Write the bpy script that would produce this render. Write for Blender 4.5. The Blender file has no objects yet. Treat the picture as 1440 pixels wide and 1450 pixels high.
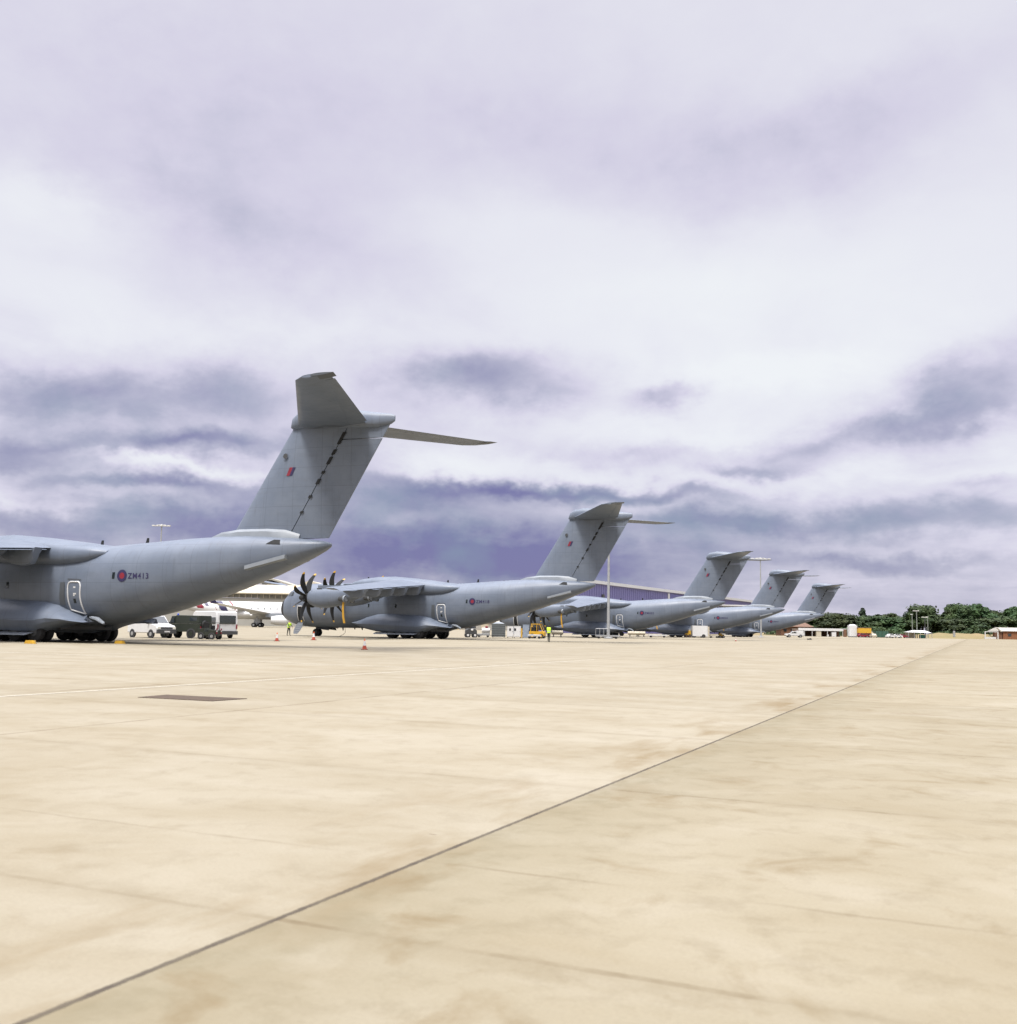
import bpy, math, random
from mathutils import Matrix, Vector
R = math.radians
random.seed(7)
C = bpy.context.scene.collection
scn = bpy.context.scene

# ------------------------------------------------------------------ camera
FPX, PITCH, ROLL, EYE = 1450.0, math.atan((888.04 - 725) / 1450.0), 0.01807, 1.45
cam_d = bpy.data.cameras.new("camera")
cam = bpy.data.objects.new("camera", cam_d); C.objects.link(cam)
cam_d.sensor_fit = 'HORIZONTAL'; cam_d.sensor_width = 36; cam_d.lens = 36 * FPX / 1440
cam_d.clip_start = 0.05; cam_d.clip_end = 20000
cam_d.dof.use_dof = True; cam_d.dof.focus_distance = 75; cam_d.dof.aperture_fstop = 3.0
CM = Matrix.Translation((0, 0, EYE)) @ Matrix.Rotation(R(90) + PITCH, 4, 'X') @ Matrix.Rotation(ROLL, 4, 'Z')
cam.matrix_world = CM
scn.camera = cam
scn.view_settings.view_transform = 'Standard'; scn.view_settings.look = 'None'
scn.view_settings.exposure = 1.6; scn.view_settings.gamma = 1
scn.render.resolution_x = 1017; scn.render.resolution_y = 1024

def ray(u, v):
    d = CM.to_3x3() @ Vector(((u - 720) / FPX, -(v - 725) / FPX, -1))
    return d
def at(u, v, depth):
    d = ray(u, v); k = depth / d.y
    return Vector((0, 0, EYE)) + d * k
def gnd(u, v):
    d = ray(u, v); k = -EYE / d.z
    return Vector((0, 0, EYE)) + d * k

# ------------------------------------------------------------------ sun and sky
SUN_EL, SUN_AZ = 62, 204      # azimuth measured clockwise from +Y
sd = bpy.data.lights.new("sun", 'SUN'); sd.energy = 1.5; sd.angle = R(14); sd.color = (1, .95, .87)
sun = bpy.data.objects.new("sun", sd); C.objects.link(sun)
sv = Vector((math.sin(R(SUN_AZ)) * math.cos(R(SUN_EL)), math.cos(R(SUN_AZ)) * math.cos(R(SUN_EL)), math.sin(R(SUN_EL))))
sun.rotation_euler = sv.to_track_quat('Z', 'Y').to_euler()

class NT:
    """small helper to write node trees"""
    def __init__(s, tree): s.t = tree; s.n = tree.nodes; s.l = tree.links
    def N(s, typ, ins=None, **kw):
        n = s.n.new(typ)
        for k, v in kw.items(): setattr(n, k, v)
        if ins:
            for k, v in ins.items():
                sock = n.inputs[k]
                if isinstance(v, bpy.types.NodeSocket): s.l.new(v, sock)
                else: sock.default_value = v
        return n
    def M(s, op, a, b=0.0, c=None, clamp=False):
        ins = {0: a, 1: b}
        if c is not None: ins[2] = c
        return s.N('ShaderNodeMath', ins, operation=op, use_clamp=clamp).outputs[0]
    def V(s, op, a, b=(0, 0, 0)):
        return s.N('ShaderNodeVectorMath', {0: a, 1: b}, operation=op)
    def noise(s, vec, scale, detail=4, rough=.55, dist=0.0):
        return s.N('ShaderNodeTexNoise', {'Vector': vec, 'Scale': scale, 'Detail': detail, 'Roughness': rough, 'Distortion': dist})
    def mixc(s, f, a, b, mode='MIX'):
        n = s.n.new('ShaderNodeMix'); n.data_type = 'RGBA'; n.blend_type = mode
        for i, v in ((0, f), (6, a), (7, b)):
            if isinstance(v, bpy.types.NodeSocket): s.l.new(v, n.inputs[i])
            else: n.inputs[i].default_value = v if i == 0 else tuple(v) + ((1,) if len(v) == 3 else ())
        return n.outputs[2]
    def ramp(s, f, stops, interp='LINEAR'):
        n = s.n.new('ShaderNodeValToRGB'); s.l.new(f, n.inputs[0]); cr = n.color_ramp; cr.interpolation = interp
        while len(cr.elements) < len(stops): cr.elements.new(.5)
        for e, (p, c) in zip(cr.elements, stops): e.position = p; e.color = tuple(c) + (1,)
        return n.outputs[0]
def lin(r, g, b):
    f = lambda c: (c / 255 / 12.92) if c / 255 <= .04045 else ((c / 255 + .055) / 1.055) ** 2.4
    return (f(r), f(g), f(b))

world = bpy.data.worlds.new("World"); scn.world = world; world.use_nodes = True
T = NT(world.node_tree); T.n.clear()
sky = T.N('ShaderNodeTexSky', sky_type='NISHITA', sun_disc=False, sun_elevation=R(SUN_EL), sun_rotation=R(SUN_AZ))
tc = T.N('ShaderNodeTexCoord'); D = tc.outputs['Generated']
sx = T.N('ShaderNodeSeparateXYZ', {0: D})
az = T.M('ARCTAN2', sx.outputs[0], sx.outputs[1]); el = T.M('ARCSINE', sx.outputs[2])
# cloud plane position: clouds shrink and flatten toward the horizon
zz = T.M('ADD', T.M('MAXIMUM', sx.outputs[2], 0.0), 0.10)
cp = T.N('ShaderNodeCombineXYZ', {0: T.M('DIVIDE', sx.outputs[0], zz), 1: T.M('DIVIDE', sx.outputs[1], zz), 2: 0.0}).outputs[0]
n_big = T.noise(cp, 0.75, 6, .52, .3)
n_med = T.noise(T.V('ADD', cp, (7.3, 2.1, 3.0)).outputs[0], 1.9, 7, .56, .4)
ae = T.N('ShaderNodeCombineXYZ', {0: az, 1: el, 2: 0.0}).outputs[0]
aes = T.V('MULTIPLY', ae, (1, 1.45, 1)).outputs[0]
w1 = T.noise(aes, 7.0, 5, .6)
w2 = T.noise(aes, 19.0, 6, .58)
warp = T.V('ADD', T.V('MULTIPLY', T.V('SUBTRACT', w1.outputs['Color'], (.5, .5, .5)).outputs[0], (.15, .075, 0)).outputs[0],
           T.V('MULTIPLY', T.V('SUBTRACT', w2.outputs['Color'], (.5, .5, .5)).outputs[0], (.050, .028, 0)).outputs[0]).outputs[0]
aw = T.V('ADD', ae, warp).outputs[0]
blobs = [(690,540,125,46,0,.46),(150,555,220,40,-3,.38),(40,640,120,18,0,.46),(300,632,95,17,-4,.50),(210,688,120,9,0,.40),
 (120,735,190,26,0,.34),(330,740,120,40,0,.35),(790,698,240,13,2,.60),(620,708,170,22,0,.42),(650,775,210,46,0,.60),(900,790,190,30,0,.30),
 (1230,788,150,11,2,.34),(1090,745,180,22,0,.32),(1420,520,110,48,-20,.20),(1330,575,190,40,-10,.20),(1290,605,170,16,-4,.24),(1360,735,170,26,0,.28),
 (960,553,60,15,-10,.30),(1160,640,120,22,0,.20),(330,560,70,50,0,.14),(1000,740,160,14,0,.22),(880,640,120,16,0,.2),(1240,850,600,50,0,.30),(300,790,500,60,0,.18),(700,800,400,40,0,.16),(150,640,260,110,0,.12),(1060,665,90,10,0,.30),(480,640,80,60,0,.2),
 (1180,180,300,70,-14,.20),(260,170,400,170,0,.16),(720,60,900,140,0,.06),(420,330,260,60,8,.14),(800,190,200,60,0,.10),(1380,690,80,10,0,.2),
 (700,330,200,40,0,-.08),(40,280,90,40,0,-.16),(960,410,300,60,0,-.12),(480,470,500,26,0,-.06),(1100,520,160,26,0,-.16),
 (40,712,75,9,8,-.22),(230,662,170,8,3,-.26),(1000,620,150,22,0,-.1),(640,655,110,18,0,-.12),(1350,60,160,50,0,-.08)]
acc = None
for (px, py, rx, ry, rot, amp) in blobs:
    d = ray(px, py).normalized(); a0 = math.atan2(d.x, d.y); e0 = math.asin(d.z)
    mp = T.N('ShaderNodeMapping', {'Vector': aw, 'Location': (a0, e0, 0), 'Rotation': (0, 0, R(-rot)), 'Scale': (rx / FPX * .95, ry / FPX * .95, 1)}, vector_type='TEXTURE')
    dt = T.N('ShaderNodeVectorMath', {0: mp.outputs[0], 1: mp.outputs[0]}, operation='DOT_PRODUCT').outputs['Value']
    g = T.M('MULTIPLY', T.M('EXPONENT', T.M('MULTIPLY', dt, -.8)), amp)
    acc = g if acc is None else T.M('ADD', acc, g)
nb = T.M('MULTIPLY', T.M('SUBTRACT', n_big.outputs[0], .5), .20)
nm = T.M('MULTIPLY', T.M('SUBTRACT', n_med.outputs[0], .5), T.N('ShaderNodeMapRange', {0: el, 1: R(7), 2: R(19), 3: .26, 4: .12}).outputs[0])
n_puf = T.noise(T.V('ADD', aes, (5.1, 3.3, 0)).outputs[0], 8.5, 7, .6, .5)
nm = T.M('ADD', nm, T.M('MULTIPLY', T.M('SUBTRACT', n_puf.outputs[0], .5), T.N('ShaderNodeMapRange', {0: el, 1: R(12), 2: R(20), 3: .42, 4: .05}).outputs[0]))
# small relief is stronger where the cloud is thick
fine = T.M('MULTIPLY', T.M('MULTIPLY', T.M('SUBTRACT', w2.outputs[0], .5), .42), T.M('ADD', T.M('MULTIPLY', acc, 1.5), .05))
dens = T.M('ADD', T.M('ADD', T.M('ADD', acc, fine), T.M('ADD', nb, nm)), .165, clamp=True)
cl = T.ramp(dens, [(0, lin(240, 242, 245)), (.16, lin(232, 232, 240)), (.34, lin(214, 210, 228)), (.52, lin(182, 181, 203)), (.76, lin(147, 147, 179)), (1, lin(116, 113, 162))])
hue = T.noise(T.V('ADD', aes, (3, 9, 1)).outputs[0], 9.0, 4, .55)
hf = T.M('MULTIPLY', T.M('SUBTRACT', T.N('ShaderNodeMapRange', {0: hue.outputs[0], 1: .5, 2: .68}).outputs[0], 0.0), T.N('ShaderNodeMapRange', {0: dens, 1: .3, 2: .75, 3: 0.0, 4: .5}).outputs[0])
cl = T.mixc(hf, cl, lin(132, 152, 172))
# overcast skies brighten towards the zenith
up = T.N('ShaderNodeMapRange', {0: el, 1: R(33), 2: R(75), 3: 1.0, 4: 7.2}, interpolation_type='SMOOTHSTEP').outputs[0]
low = T.N('ShaderNodeMapRange', {0: el, 1: R(-6), 2: R(0), 3: .45, 4: 1.0}).outputs[0]
gain = T.M('MULTIPLY', T.M('MULTIPLY', up, low), 10.0 * 2 ** -1.6)
cl = T.V('SCALE', cl).outputs[0].node
T.l.new(gain, cl.inputs['Scale'])
mixed = T.mixc(.97, sky.outputs[0], cl.outputs[0])
bg = T.N('ShaderNodeBackground', {'Color': mixed, 'Strength': .1})
T.l.new(bg.outputs[0], T.N('ShaderNodeOutputWorld').inputs[0])

# ------------------------------------------------------------------ materials
MATS = {}
def mat(name, col, rough=.6, metal=0.0, var=.10, scale=3.0, emit=0, coat=0, bump=0, trans=0, dirt=None):
    if name in MATS: return MATS[name]
    col = tuple(c * .8 for c in col); dirt = dirt and tuple(c * .8 for c in dirt)
    m = bpy.data.materials.new(name); m.use_nodes = True; t = NT(m.node_tree); b = m.node_tree.nodes['Principled BSDF']
    o = t.N('ShaderNodeTexCoord').outputs['Object']
    n = t.noise(o, scale, 5, .6)
    f = t.N('ShaderNodeMapRange', {0: n.outputs[0], 1: .3, 2: .7}).outputs[0]
    c0 = tuple(c * (1 - var) for c in col); c1 = tuple(min(c * (1 + var), 1) for c in col)
    cc = t.mixc(f, c0, c1)
    if dirt:
        n2 = t.noise(o, scale * 4, 6, .7)
        cc = t.mixc(t.N('ShaderNodeMapRange', {0: n2.outputs[0], 1: .55, 2: .8, 3: 0.0, 4: .5}).outputs[0], cc, dirt)
    t.l.new(cc, b.inputs['Base Color'])
    t.l.new(t.N('ShaderNodeMapRange', {0: n.outputs[0], 3: max(rough - .08, .02), 4: rough + .08}).outputs[0], b.inputs['Roughness'])
    b.inputs['Metallic'].default_value = metal
    if coat: b.inputs['Coat Weight'].default_value = coat
    if trans: b.inputs['Transmission Weight'].default_value = trans
    if bump:
        bp = t.N('ShaderNodeBump', {'Height': n.outputs[0], 'Strength': bump, 'Distance': .02}); t.l.new(bp.outputs[0], b.inputs['Normal'])
    MATS[name] = m
    return m

def aircraft_paint():
    m = bpy.data.materials.new('aircraft_grey_paint'); m.use_nodes = True; t = NT(m.node_tree); b = m.node_tree.nodes['Principled BSDF']
    o = t.N('ShaderNodeTexCoord').outputs['Object']; s = t.N('ShaderNodeSeparateXYZ', {0: o})
    n = t.noise(o, .55, 6, .62); n2 = t.noise(t.V('MULTIPLY', o, (.35, 1, 2.2)).outputs[0], 1.6, 6, .65)
    c = t.mixc(t.N('ShaderNodeMapRange', {0: n.outputs[0], 1: .3, 2: .7}).outputs[0], (.114, .138, .182), (.157, .181, .226))
    c = t.mixc(t.N('ShaderNodeMapRange', {0: n2.outputs[0], 1: .52, 2: .78, 3: 0.0, 4: .35}).outputs[0], c, (.095, .104, .12))
    pn = t.N('ShaderNodeTexWhiteNoise', {'Vector': t.N('ShaderNodeCombineXYZ', {0: t.M('FLOOR', t.M('ADD', t.M('DIVIDE', s.outputs[0], 1.9), .5)), 1: t.M('FLOOR', t.M('ADD', t.M('DIVIDE', t.M('ADD', s.outputs[2], .3), 1.15), .5)), 2: t.M('SIGN', s.outputs[1])}).outputs[0]}).outputs[0]
    c = t.mixc(t.M('MULTIPLY', pn, .22), c, (.10, .125, .165))
    stk = t.noise(t.V('MULTIPLY', o, (2.6, 1, .22)).outputs[0], 1.5, 5, .65)
    c = t.mixc(t.N('ShaderNodeMapRange', {0: stk.outputs[0], 1: .56, 2: .76, 3: 0.0, 4: .42}).outputs[0], c, (.075, .082, .092))
    # panel lines: frames every 1.9 m, stringer lines every 1.1 m
    def line(coord, per, w, off=0.0):
        f = t.M('ABSOLUTE', t.M('SUBTRACT', t.M('FRACT', t.M('DIVIDE', t.M('ADD', coord, off), per)), .5))
        return t.M('LESS_THAN', f, w / per)
    L = t.M('MAXIMUM', line(s.outputs[0], 1.9, .012), line(s.outputs[2], 1.15, .010, .3))
    c = t.mixc(t.M('MULTIPLY', L, .6), c, (.07, .08, .10))
    c = t.mixc(1.0, c, (.84, .85, .87), 'MULTIPLY')
    t.l.new(c, b.inputs['Base Color'])
    t.l.new(t.N('ShaderNodeMapRange', {0: n2.outputs[0], 3: .34, 4: .58}).outputs[0], b.inputs['Roughness'])
    n3 = t.noise(o, .9, 3, .5)
    bp = t.N('ShaderNodeBump', {'Height': n3.outputs[0], 'Strength': .12, 'Distance': .08}); t.l.new(bp.outputs[0], b.inputs['Normal'])
    return m
GREY = aircraft_paint()
GREY_D = mat('aircraft_dark_grey', (.08, .09, .105), .5, scale=1.2)
GREY_L = mat('aircraft_pale_grey', (.24, .265, .30), .5, scale=1.2)
BLACK = mat('black_composite', (.008, .009, .010), .85)
RUB = mat('tyre_rubber', (.012, .012, .013), .85, var=.25, scale=8)
HUB = mat('wheel_hub_metal', (.35, .35, .35), .5, .3)
YEL = mat('yellow_paint', (.60, .34, .02), .5, dirt=(.25, .16, .05))
WHT = mat('white_paint', (.66, .66, .66), .4, var=.05, dirt=(.55, .53, .48))
CRM = mat('cream_panel', (.50, .45, .35), .7, var=.08, scale=.3)
GLS = mat('dark_glass', (.02, .028, .032), .08, coat=.5)
REDM = mat('red_paint', (.21, .009, .025), .5)
NAVY = mat('navy_paint', (.02, .015, .07), .5)
STEEL = mat('galvanised_steel', (.42, .43, .44), .5, .5)
OLIVE = mat('olive_green_paint', (.020, .026, .017), .55, dirt=(.05, .043, .03))
DKGREY = mat('dark_grey_plastic', (.05, .052, .055), .6)
MIDGREY = mat('grey_canvas', (.13, .145, .15), .85)
ORG = mat('orange_plastic', (.72, .13, .03), .55)
HIVIS = mat('hi_vis_yellow_fabric', (.55, .85, .04), .7)
CLOTH = mat('dark_uniform', (.03, .035, .03), .9)
SKIN = mat('skin', (.45, .25, .17), .6)
BRICK = mat('brown_brick', (.17, .085, .05), .9, scale=2, var=.25)
TILE = mat('brown_roof_tiles', (.17, .10, .07), .9, scale=2, var=.25)
LAMP = mat('lamp_housing', (.62, .62, .60), .5)
LENS = mat('lamp_lens', (.75, .74, .65), .2)

# ------------------------------------------------------------------ mesh helpers
class MB:
    def __init__(s): s.v = []; s.f = []; s.m = []; s.ms = []
    def mi(s, m):
        if m not in s.ms: s.ms.append(m)
        return s.ms.index(m)
    def add(s, vs, fs, m=None):
        o = len(s.v); s.v += [tuple(v) for v in vs]; k = s.mi(m)
        for f in fs: s.f.append(tuple(i + o for i in f)); s.m.append(k)
        return s
    def box(s, c, d, m=None, rz=0, taper=(1, 1), bev=0):
        cx, cy, cz = c; hx, hy, hz = d[0] / 2, d[1] / 2, d[2] / 2
        vs = []
        for zi in (-1, 1):
            tx, ty = (1, 1) if zi < 0 else taper
            if bev:
                b = bev; ring = [(-hx+b,-hy),(hx-b,-hy),(hx,-hy+b),(hx,hy-b),(hx-b,hy),(-hx+b,hy),(-hx,hy-b),(-hx,-hy+b)]
            else: ring = [(-hx,-hy),(hx,-hy),(hx,hy),(-hx,hy)]
            for x, y in ring:
                x *= tx; y *= ty
                vs.append((cx + x * math.cos(rz) - y * math.sin(rz), cy + x * math.sin(rz) + y * math.cos(rz), cz + zi * hz))
        n = len(vs) // 2
        fs = [tuple(range(n))[::-1], tuple(range(n, 2 * n))] + [(i, (i + 1) % n, (i + 1) % n + n, i + n) for i in range(n)]
        return s.add(vs, fs, m)
    def tube(s, pts, rad, m=None, n=8, caps=True):
        pts = [Vector(p) for p in pts]
        if not isinstance(rad, (list, tuple)): rad = [rad] * len(pts)
        rings = []
        ref = None
        for i, p in enumerate(pts):
            d = (pts[min(i + 1, len(pts) - 1)] - pts[max(i - 1, 0)]).normalized()
            if ref is None: ref = Vector((0, 0, 1)) if abs(d.z) < .9 else Vector((1, 0, 0))
            a = d.cross(ref).normalized(); b = d.cross(a).normalized(); ref = a.cross(d) * 1.0
            if ref.length < 1e-6: ref = Vector((1, 0, 0))
            rings.append([p + (a * math.cos(2 * math.pi * k / n) + b * math.sin(2 * math.pi * k / n)) * rad[i] for k in range(n)])
        return s.loft(rings, m, caps)
    def loft(s, rings, m=None, caps=True, closed=True):
        n = len(rings[0]); vs = [v for r in rings for v in r]; fs = []
        for i in range(len(rings) - 1):
            for k in range(n if closed else n - 1):
                a, b = i * n + k, i * n + (k + 1) % n
                fs.append((a, b, b + n, a + n))
        if caps and closed:
            fs.append(tuple(range(n))[::-1]); fs.append(tuple(range(len(vs) - n, len(vs))))
        return s.add(vs, fs, m)
    def lathe(s, prof, origin, axis, m=None, n=20):
        """prof: list of (along, radius)"""
        o = Vector(origin); ax = Vector(axis).normalized(); ref = Vector((0, 0, 1)) if abs(ax.z) < .9 else Vector((1, 0, 0))
        a = ax.cross(ref).normalized(); b = ax.cross(a).normalized()
        return s.loft([[o + ax * t + (a * math.cos(2 * math.pi * k / n) + b * math.sin(2 * math.pi * k / n)) * max(r, .001) for k in range(n)] for t, r in prof], m)
    def prism(s, poly, y0, y1, m=None, ins=0):
        """poly in XZ, extruded along Y"""
        n = len(poly); vs = [(x, y0, z) for x, z in poly] + [(x, y1, z) for x, z in poly]
        return s.add(vs, [tuple(range(n)), tuple(range(n, 2 * n))[::-1]] + [(i, i + n, (i + 1) % n + n, (i + 1) % n) for i in range(n)], m)
    def build(s, name, m=None, parent=None, smooth=35, loc=None, rz=None):
        me = bpy.data.meshes.new(name); me.from_pydata(s.v, [], s.f)
        if m: me.materials.append(m)
        else:
            for q in s.ms: me.materials.append(q)
            me.polygons.foreach_set('material_index', s.m)
        import bmesh
        bm = bmesh.new(); bm.from_mesh(me); bmesh.ops.recalc_face_normals(bm, faces=bm.faces); bm.to_mesh(me); bm.free()
        if smooth:
            me.shade_smooth(); me.set_sharp_from_angle(angle=R(smooth))
        me.update()
        o = bpy.data.objects.new(name, me); C.objects.link(o)
        if parent: o.parent = parent
        if loc is not None: o.location = loc
        if rz is not None: o.rotation_euler = (0, 0, rz)
        return o
def tag(o, label=None, cat=None, group=None, kind=None):
    if label: o['label'] = label
    if cat: o['category'] = cat
    if group: o['group'] = group
    if kind: o['kind'] = kind
    return o
def empty(name, loc, rz=0, label=None, cat=None, group=None):
    o = bpy.data.objects.new(name, None); C.objects.link(o); o.location = loc; o.rotation_euler = (0, 0, rz)
    o.empty_display_size = .5
    return tag(o, label, cat, group)
def copy_tree(o, parent=None, skip=()):
    c = o.copy(); C.objects.link(c); c.parent = parent
    for ch in list(o.children):
        if ch.name.split('.')[0] in skip: continue
        copy_tree(ch, c, skip)
    return c

# ------------------------------------------------------------------ ground
TH = R(24.5)
def ground_mat():
    m = bpy.data.materials.new('dry_grass_ground'); m.use_nodes = True; t = NT(m.node_tree); b = m.node_tree.nodes['Principled BSDF']
    o = t.N('ShaderNodeTexCoord').outputs['Object']
    n = t.noise(o, .02, 6, .6); n2 = t.noise(o, .4, 5, .6)
    c = t.mixc(t.N('ShaderNodeMapRange', {0: n.outputs[0], 1: .35, 2: .65}).outputs[0], (.19, .135, .06), (.10, .095, .035))
    c = t.mixc(t.M('MULTIPLY', n2.outputs[0], .5), c, (.24, .175, .09))
    t.l.new(c, b.inputs['Base Color']); b.inputs['Roughness'].default_value = .95
    return m
g = MB(); S = 9000; g.add([(-S, -S, 0), (S, -S, 0), (S, S, 0), (-S, S, 0)], [(0, 1, 2, 3)])
tag(g.build('ground', ground_mat(), smooth=0), kind='structure')

def apron_mat():
    m = bpy.data.materials.new('apron_concrete'); m.use_nodes = True; t = NT(m.node_tree); b = m.node_tree.nodes['Principled BSDF']
    o = t.N('ShaderNodeTexCoord').outputs['Object']; s = t.N('ShaderNodeSeparateXYZ', {0: o}); u, v = s.outputs[0], s.outputs[1]
    wob = t.M('MULTIPLY', t.M('SUBTRACT', t.noise(o, 3.0, 4, .7).outputs[0], .5), .05)
    wob2 = t.M('MULTIPLY', t.M('SUBTRACT', t.noise(o, .45, 3, .6).outputs[0], .5), .12)
    def near(coord, c0, w): return t.M('LESS_THAN', t.M('ABSOLUTE', t.M('SUBTRACT', coord, c0)), w)
    def soft(coord, c0, w): return t.N('ShaderNodeMapRange', {0: t.M('ABSOLUTE', t.M('SUBTRACT', coord, c0)), 1: w, 2: 0.0}).outputs[0]
    R_ = t.M('GREATER_THAN', u, 0.0)
    # slab tint
    su = t.M('FLOOR', t.M('DIVIDE', u, 7.95)); sv_ = t.M('FLOOR', t.M('DIVIDE', t.M('SUBTRACT', v, 4.3), 4.75))
    wn = t.N('ShaderNodeTexWhiteNoise', {'Vector': t.N('ShaderNodeCombineXYZ', {0: su, 1: sv_}).outputs[0]}, noise_dimensions='3D').outputs[0]
    cL = t.mixc(wn, (.300, .272, .214), (.322, .293, .233))
    cR = t.mixc(wn, (.270, .241, .180), (.303, .272, .206))
    c = t.mixc(R_, cL, cR)
    st = t.V('MULTIPLY', o, (.7, 1.1, 1)).outputs[0]
    n1 = t.noise(st, .55, 7, .62, .4); n2 = t.noise(o, 2.6, 7, .68, .3); n3 = t.noise(o, 45, 3, .7); n4 = t.noise(t.V('MULTIPLY', o, (1.3, .5, 1)).outputs[0], .12, 5, .6, .6)
    c = t.mixc(t.N('ShaderNodeMapRange', {0: n1.outputs[0], 1: .47, 2: .80, 3: 0.0, 4: .60}).outputs[0], c, (.205, .163, .095))
    c = t.mixc(t.N('ShaderNodeMapRange', {0: n1.outputs[0], 1: .46, 2: .25, 3: 0.0, 4: .6}).outputs[0], c, (.365, .34, .29))
    amp = t.M('ADD', t.M('MULTIPLY', R_, .10), .28)
    c = t.mixc(t.M('MULTIPLY', t.N('ShaderNodeMapRange', {0: n2.outputs[0], 1: .5, 2: .72}).outputs[0], amp), c, (.155, .122, .073))
    c = t.mixc(t.M('MULTIPLY', t.N('ShaderNodeMapRange', {0: n4.outputs[0], 1: .5, 2: .66}).outputs[0], .30), c, (.235, .195, .128))
    c = t.mixc(t.M('MULTIPLY', t.N('ShaderNodeMapRange', {0: n3.outputs[0], 1: .42, 2: .7}).outputs[0], .16), c, (.135, .115, .085))
    # brown stain band along the main joint, then the joints themselves
    stn = t.N('ShaderNodeMapRange', {0: t.noise(t.V('MULTIPLY', o, (1, .35, 1)).outputs[0], .9, 5, .6).outputs[0], 1: .48, 2: .64}).outputs[0]
    c = t.mixc(t.M('MULTIPLY', t.M('MULTIPLY', soft(u, -.3, 1.25), stn), .85), c, (.19, .14, .075))
    c = t.mixc(t.M('MULTIPLY', t.M('MULTIPLY', soft(u, .1, 1.3), R_), t.N('ShaderNodeMapRange', {0: n2.outputs[0], 1: .3, 2: .7, 3: .15, 4: .6}).outputs[0]), c, (.185, .165, .11))
    bl = t.noise(t.V('ADD', o, (4.4, 8.1, 0)).outputs[0], 1.1, 6, .62, .5)
    c = t.mixc(t.N('ShaderNodeMapRange', {0: bl.outputs[0], 1: .57, 2: .76, 3: 0.0, 4: 1.0}).outputs[0] if 0 else t.M('MULTIPLY', t.N('ShaderNodeMapRange', {0: bl.outputs[0], 1: .56, 2: .76}).outputs[0], t.M('ADD', .34, t.M('MULTIPLY', R_, .50))), c, (.175, .13, .07))
    c = t.mixc(t.N('ShaderNodeMapRange', {0: bl.outputs[0], 1: .42, 2: .24, 3: 0.0, 4: .35}).outputs[0], c, (.36, .335, .28))
    chip = t.noise(t.V('MULTIPLY', o, (1, 2.2, 1)).outputs[0], 2.2, 3, .6)
    c = t.mixc(t.N('ShaderNodeMapRange', {0: chip.outputs[0], 1: .735, 2: .76, 3: 0.0, 4: .7}).outputs[0], c, (.12, .085, .055))
    uw = t.M('ADD', u, wob); vw = t.M('ADD', v, wob); vw2 = t.M('ADD', vw, wob2)
    brk = t.N('ShaderNodeMapRange', {0: t.noise(o, .5, 4, .6).outputs[0], 1: .42, 2: .56}).outputs[0]
    crumb = t.N('ShaderNodeMapRange', {0: t.noise(o, .9, 5, .7).outputs[0], 1: .4, 2: .62, 3: .25, 4: 1.0}).outputs[0]
    J = None
    def addj(x, k):
        nonlocal J
        x = t.M('MULTIPLY', x, k); J = x if J is None else t.M('MAXIMUM', J, x)
    for u0, k, w in ((-7.95, .6, .045), (-13.8, .65, .06), (-21.7, .6, .06), (-29.6, .6, .07), (7.95, .35, .04), (15.9, .4, .05), (-37.5, .6, .07), (23.8, .4, .05)):
        addj(near(uw, u0, w), k)
    fr = t.M('ABSOLUTE', t.M('SUBTRACT', t.M('FRACT', t.M('ADD', t.M('DIVIDE', t.M('SUBTRACT', vw, 4.3), 4.75), .5)), .5))
    per = t.M('LESS_THAN', fr, .0055)
    addj(t.M('MULTIPLY', t.M('MULTIPLY', per, crumb), t.M('ADD', .42, t.M('MULTIPLY', R_, .58))), .62)
    addj(t.M('MULTIPLY', near(vw2, 5.75, .022), brk), .4)
    c = t.mixc(t.M('MULTIPLY', J, crumb), c, (.125, .09, .05))
    halo = t.M('MULTIPLY', t.N('ShaderNodeMapRange', {0: fr, 1: .05, 2: .0}).outputs[0], .18)
    c = t.mixc(halo, c, (.165, .13, .078))
    c = t.mixc(t.M('MULTIPLY', near(t.M('ADD', u, t.M('MULTIPLY', t.M('SUBTRACT', t.noise(o, 14.0, 5, .75).outputs[0], .5), .028)), 0.0, .019), t.N('ShaderNodeMapRange', {0: n2.outputs[0], 1: .3, 2: .65, 3: .95, 4: .6}).outputs[0]), c, (.045, .034, .030))
    # streaks across the parking stands: tyre and oil marks plus painted aircraft shadow
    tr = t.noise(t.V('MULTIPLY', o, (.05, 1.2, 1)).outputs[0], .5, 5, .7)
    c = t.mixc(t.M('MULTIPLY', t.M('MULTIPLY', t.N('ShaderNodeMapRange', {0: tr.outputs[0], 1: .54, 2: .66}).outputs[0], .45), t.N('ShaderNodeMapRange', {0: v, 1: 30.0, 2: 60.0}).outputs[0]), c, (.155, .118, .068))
    c = t.mixc(1.0, c, (.745, .725, .675), 'MULTIPLY')
    t.l.new(c, b.inputs['Base Color'])
    b.inputs['Roughness'].default_value = .88; b.inputs['Specular IOR Level'].default_value = .25
    hgt = t.M('SUBTRACT', t.M('MULTIPLY', n3.outputs[0], .3), t.M('ADD', near(u, 0.0, .014), t.M('MULTIPLY', J, .3)))
    bp = t.N('ShaderNodeBump', {'Height': hgt, 'Strength': .5, 'Distance': .006}); t.l.new(bp.outputs[0], b.inputs['Normal'])
    return m
U0 = -3.17
nrm = Vector((math.cos(TH), -math.sin(TH), 0)); dr = Vector((math.sin(TH), math.cos(TH), 0))
def uvw(u, v, z=0): p = nrm * (u + U0) + dr * v; return Vector((p.x, p.y, z))
def to_uv(p): return (p.dot(nrm) - U0, p.dot(dr))
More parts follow.
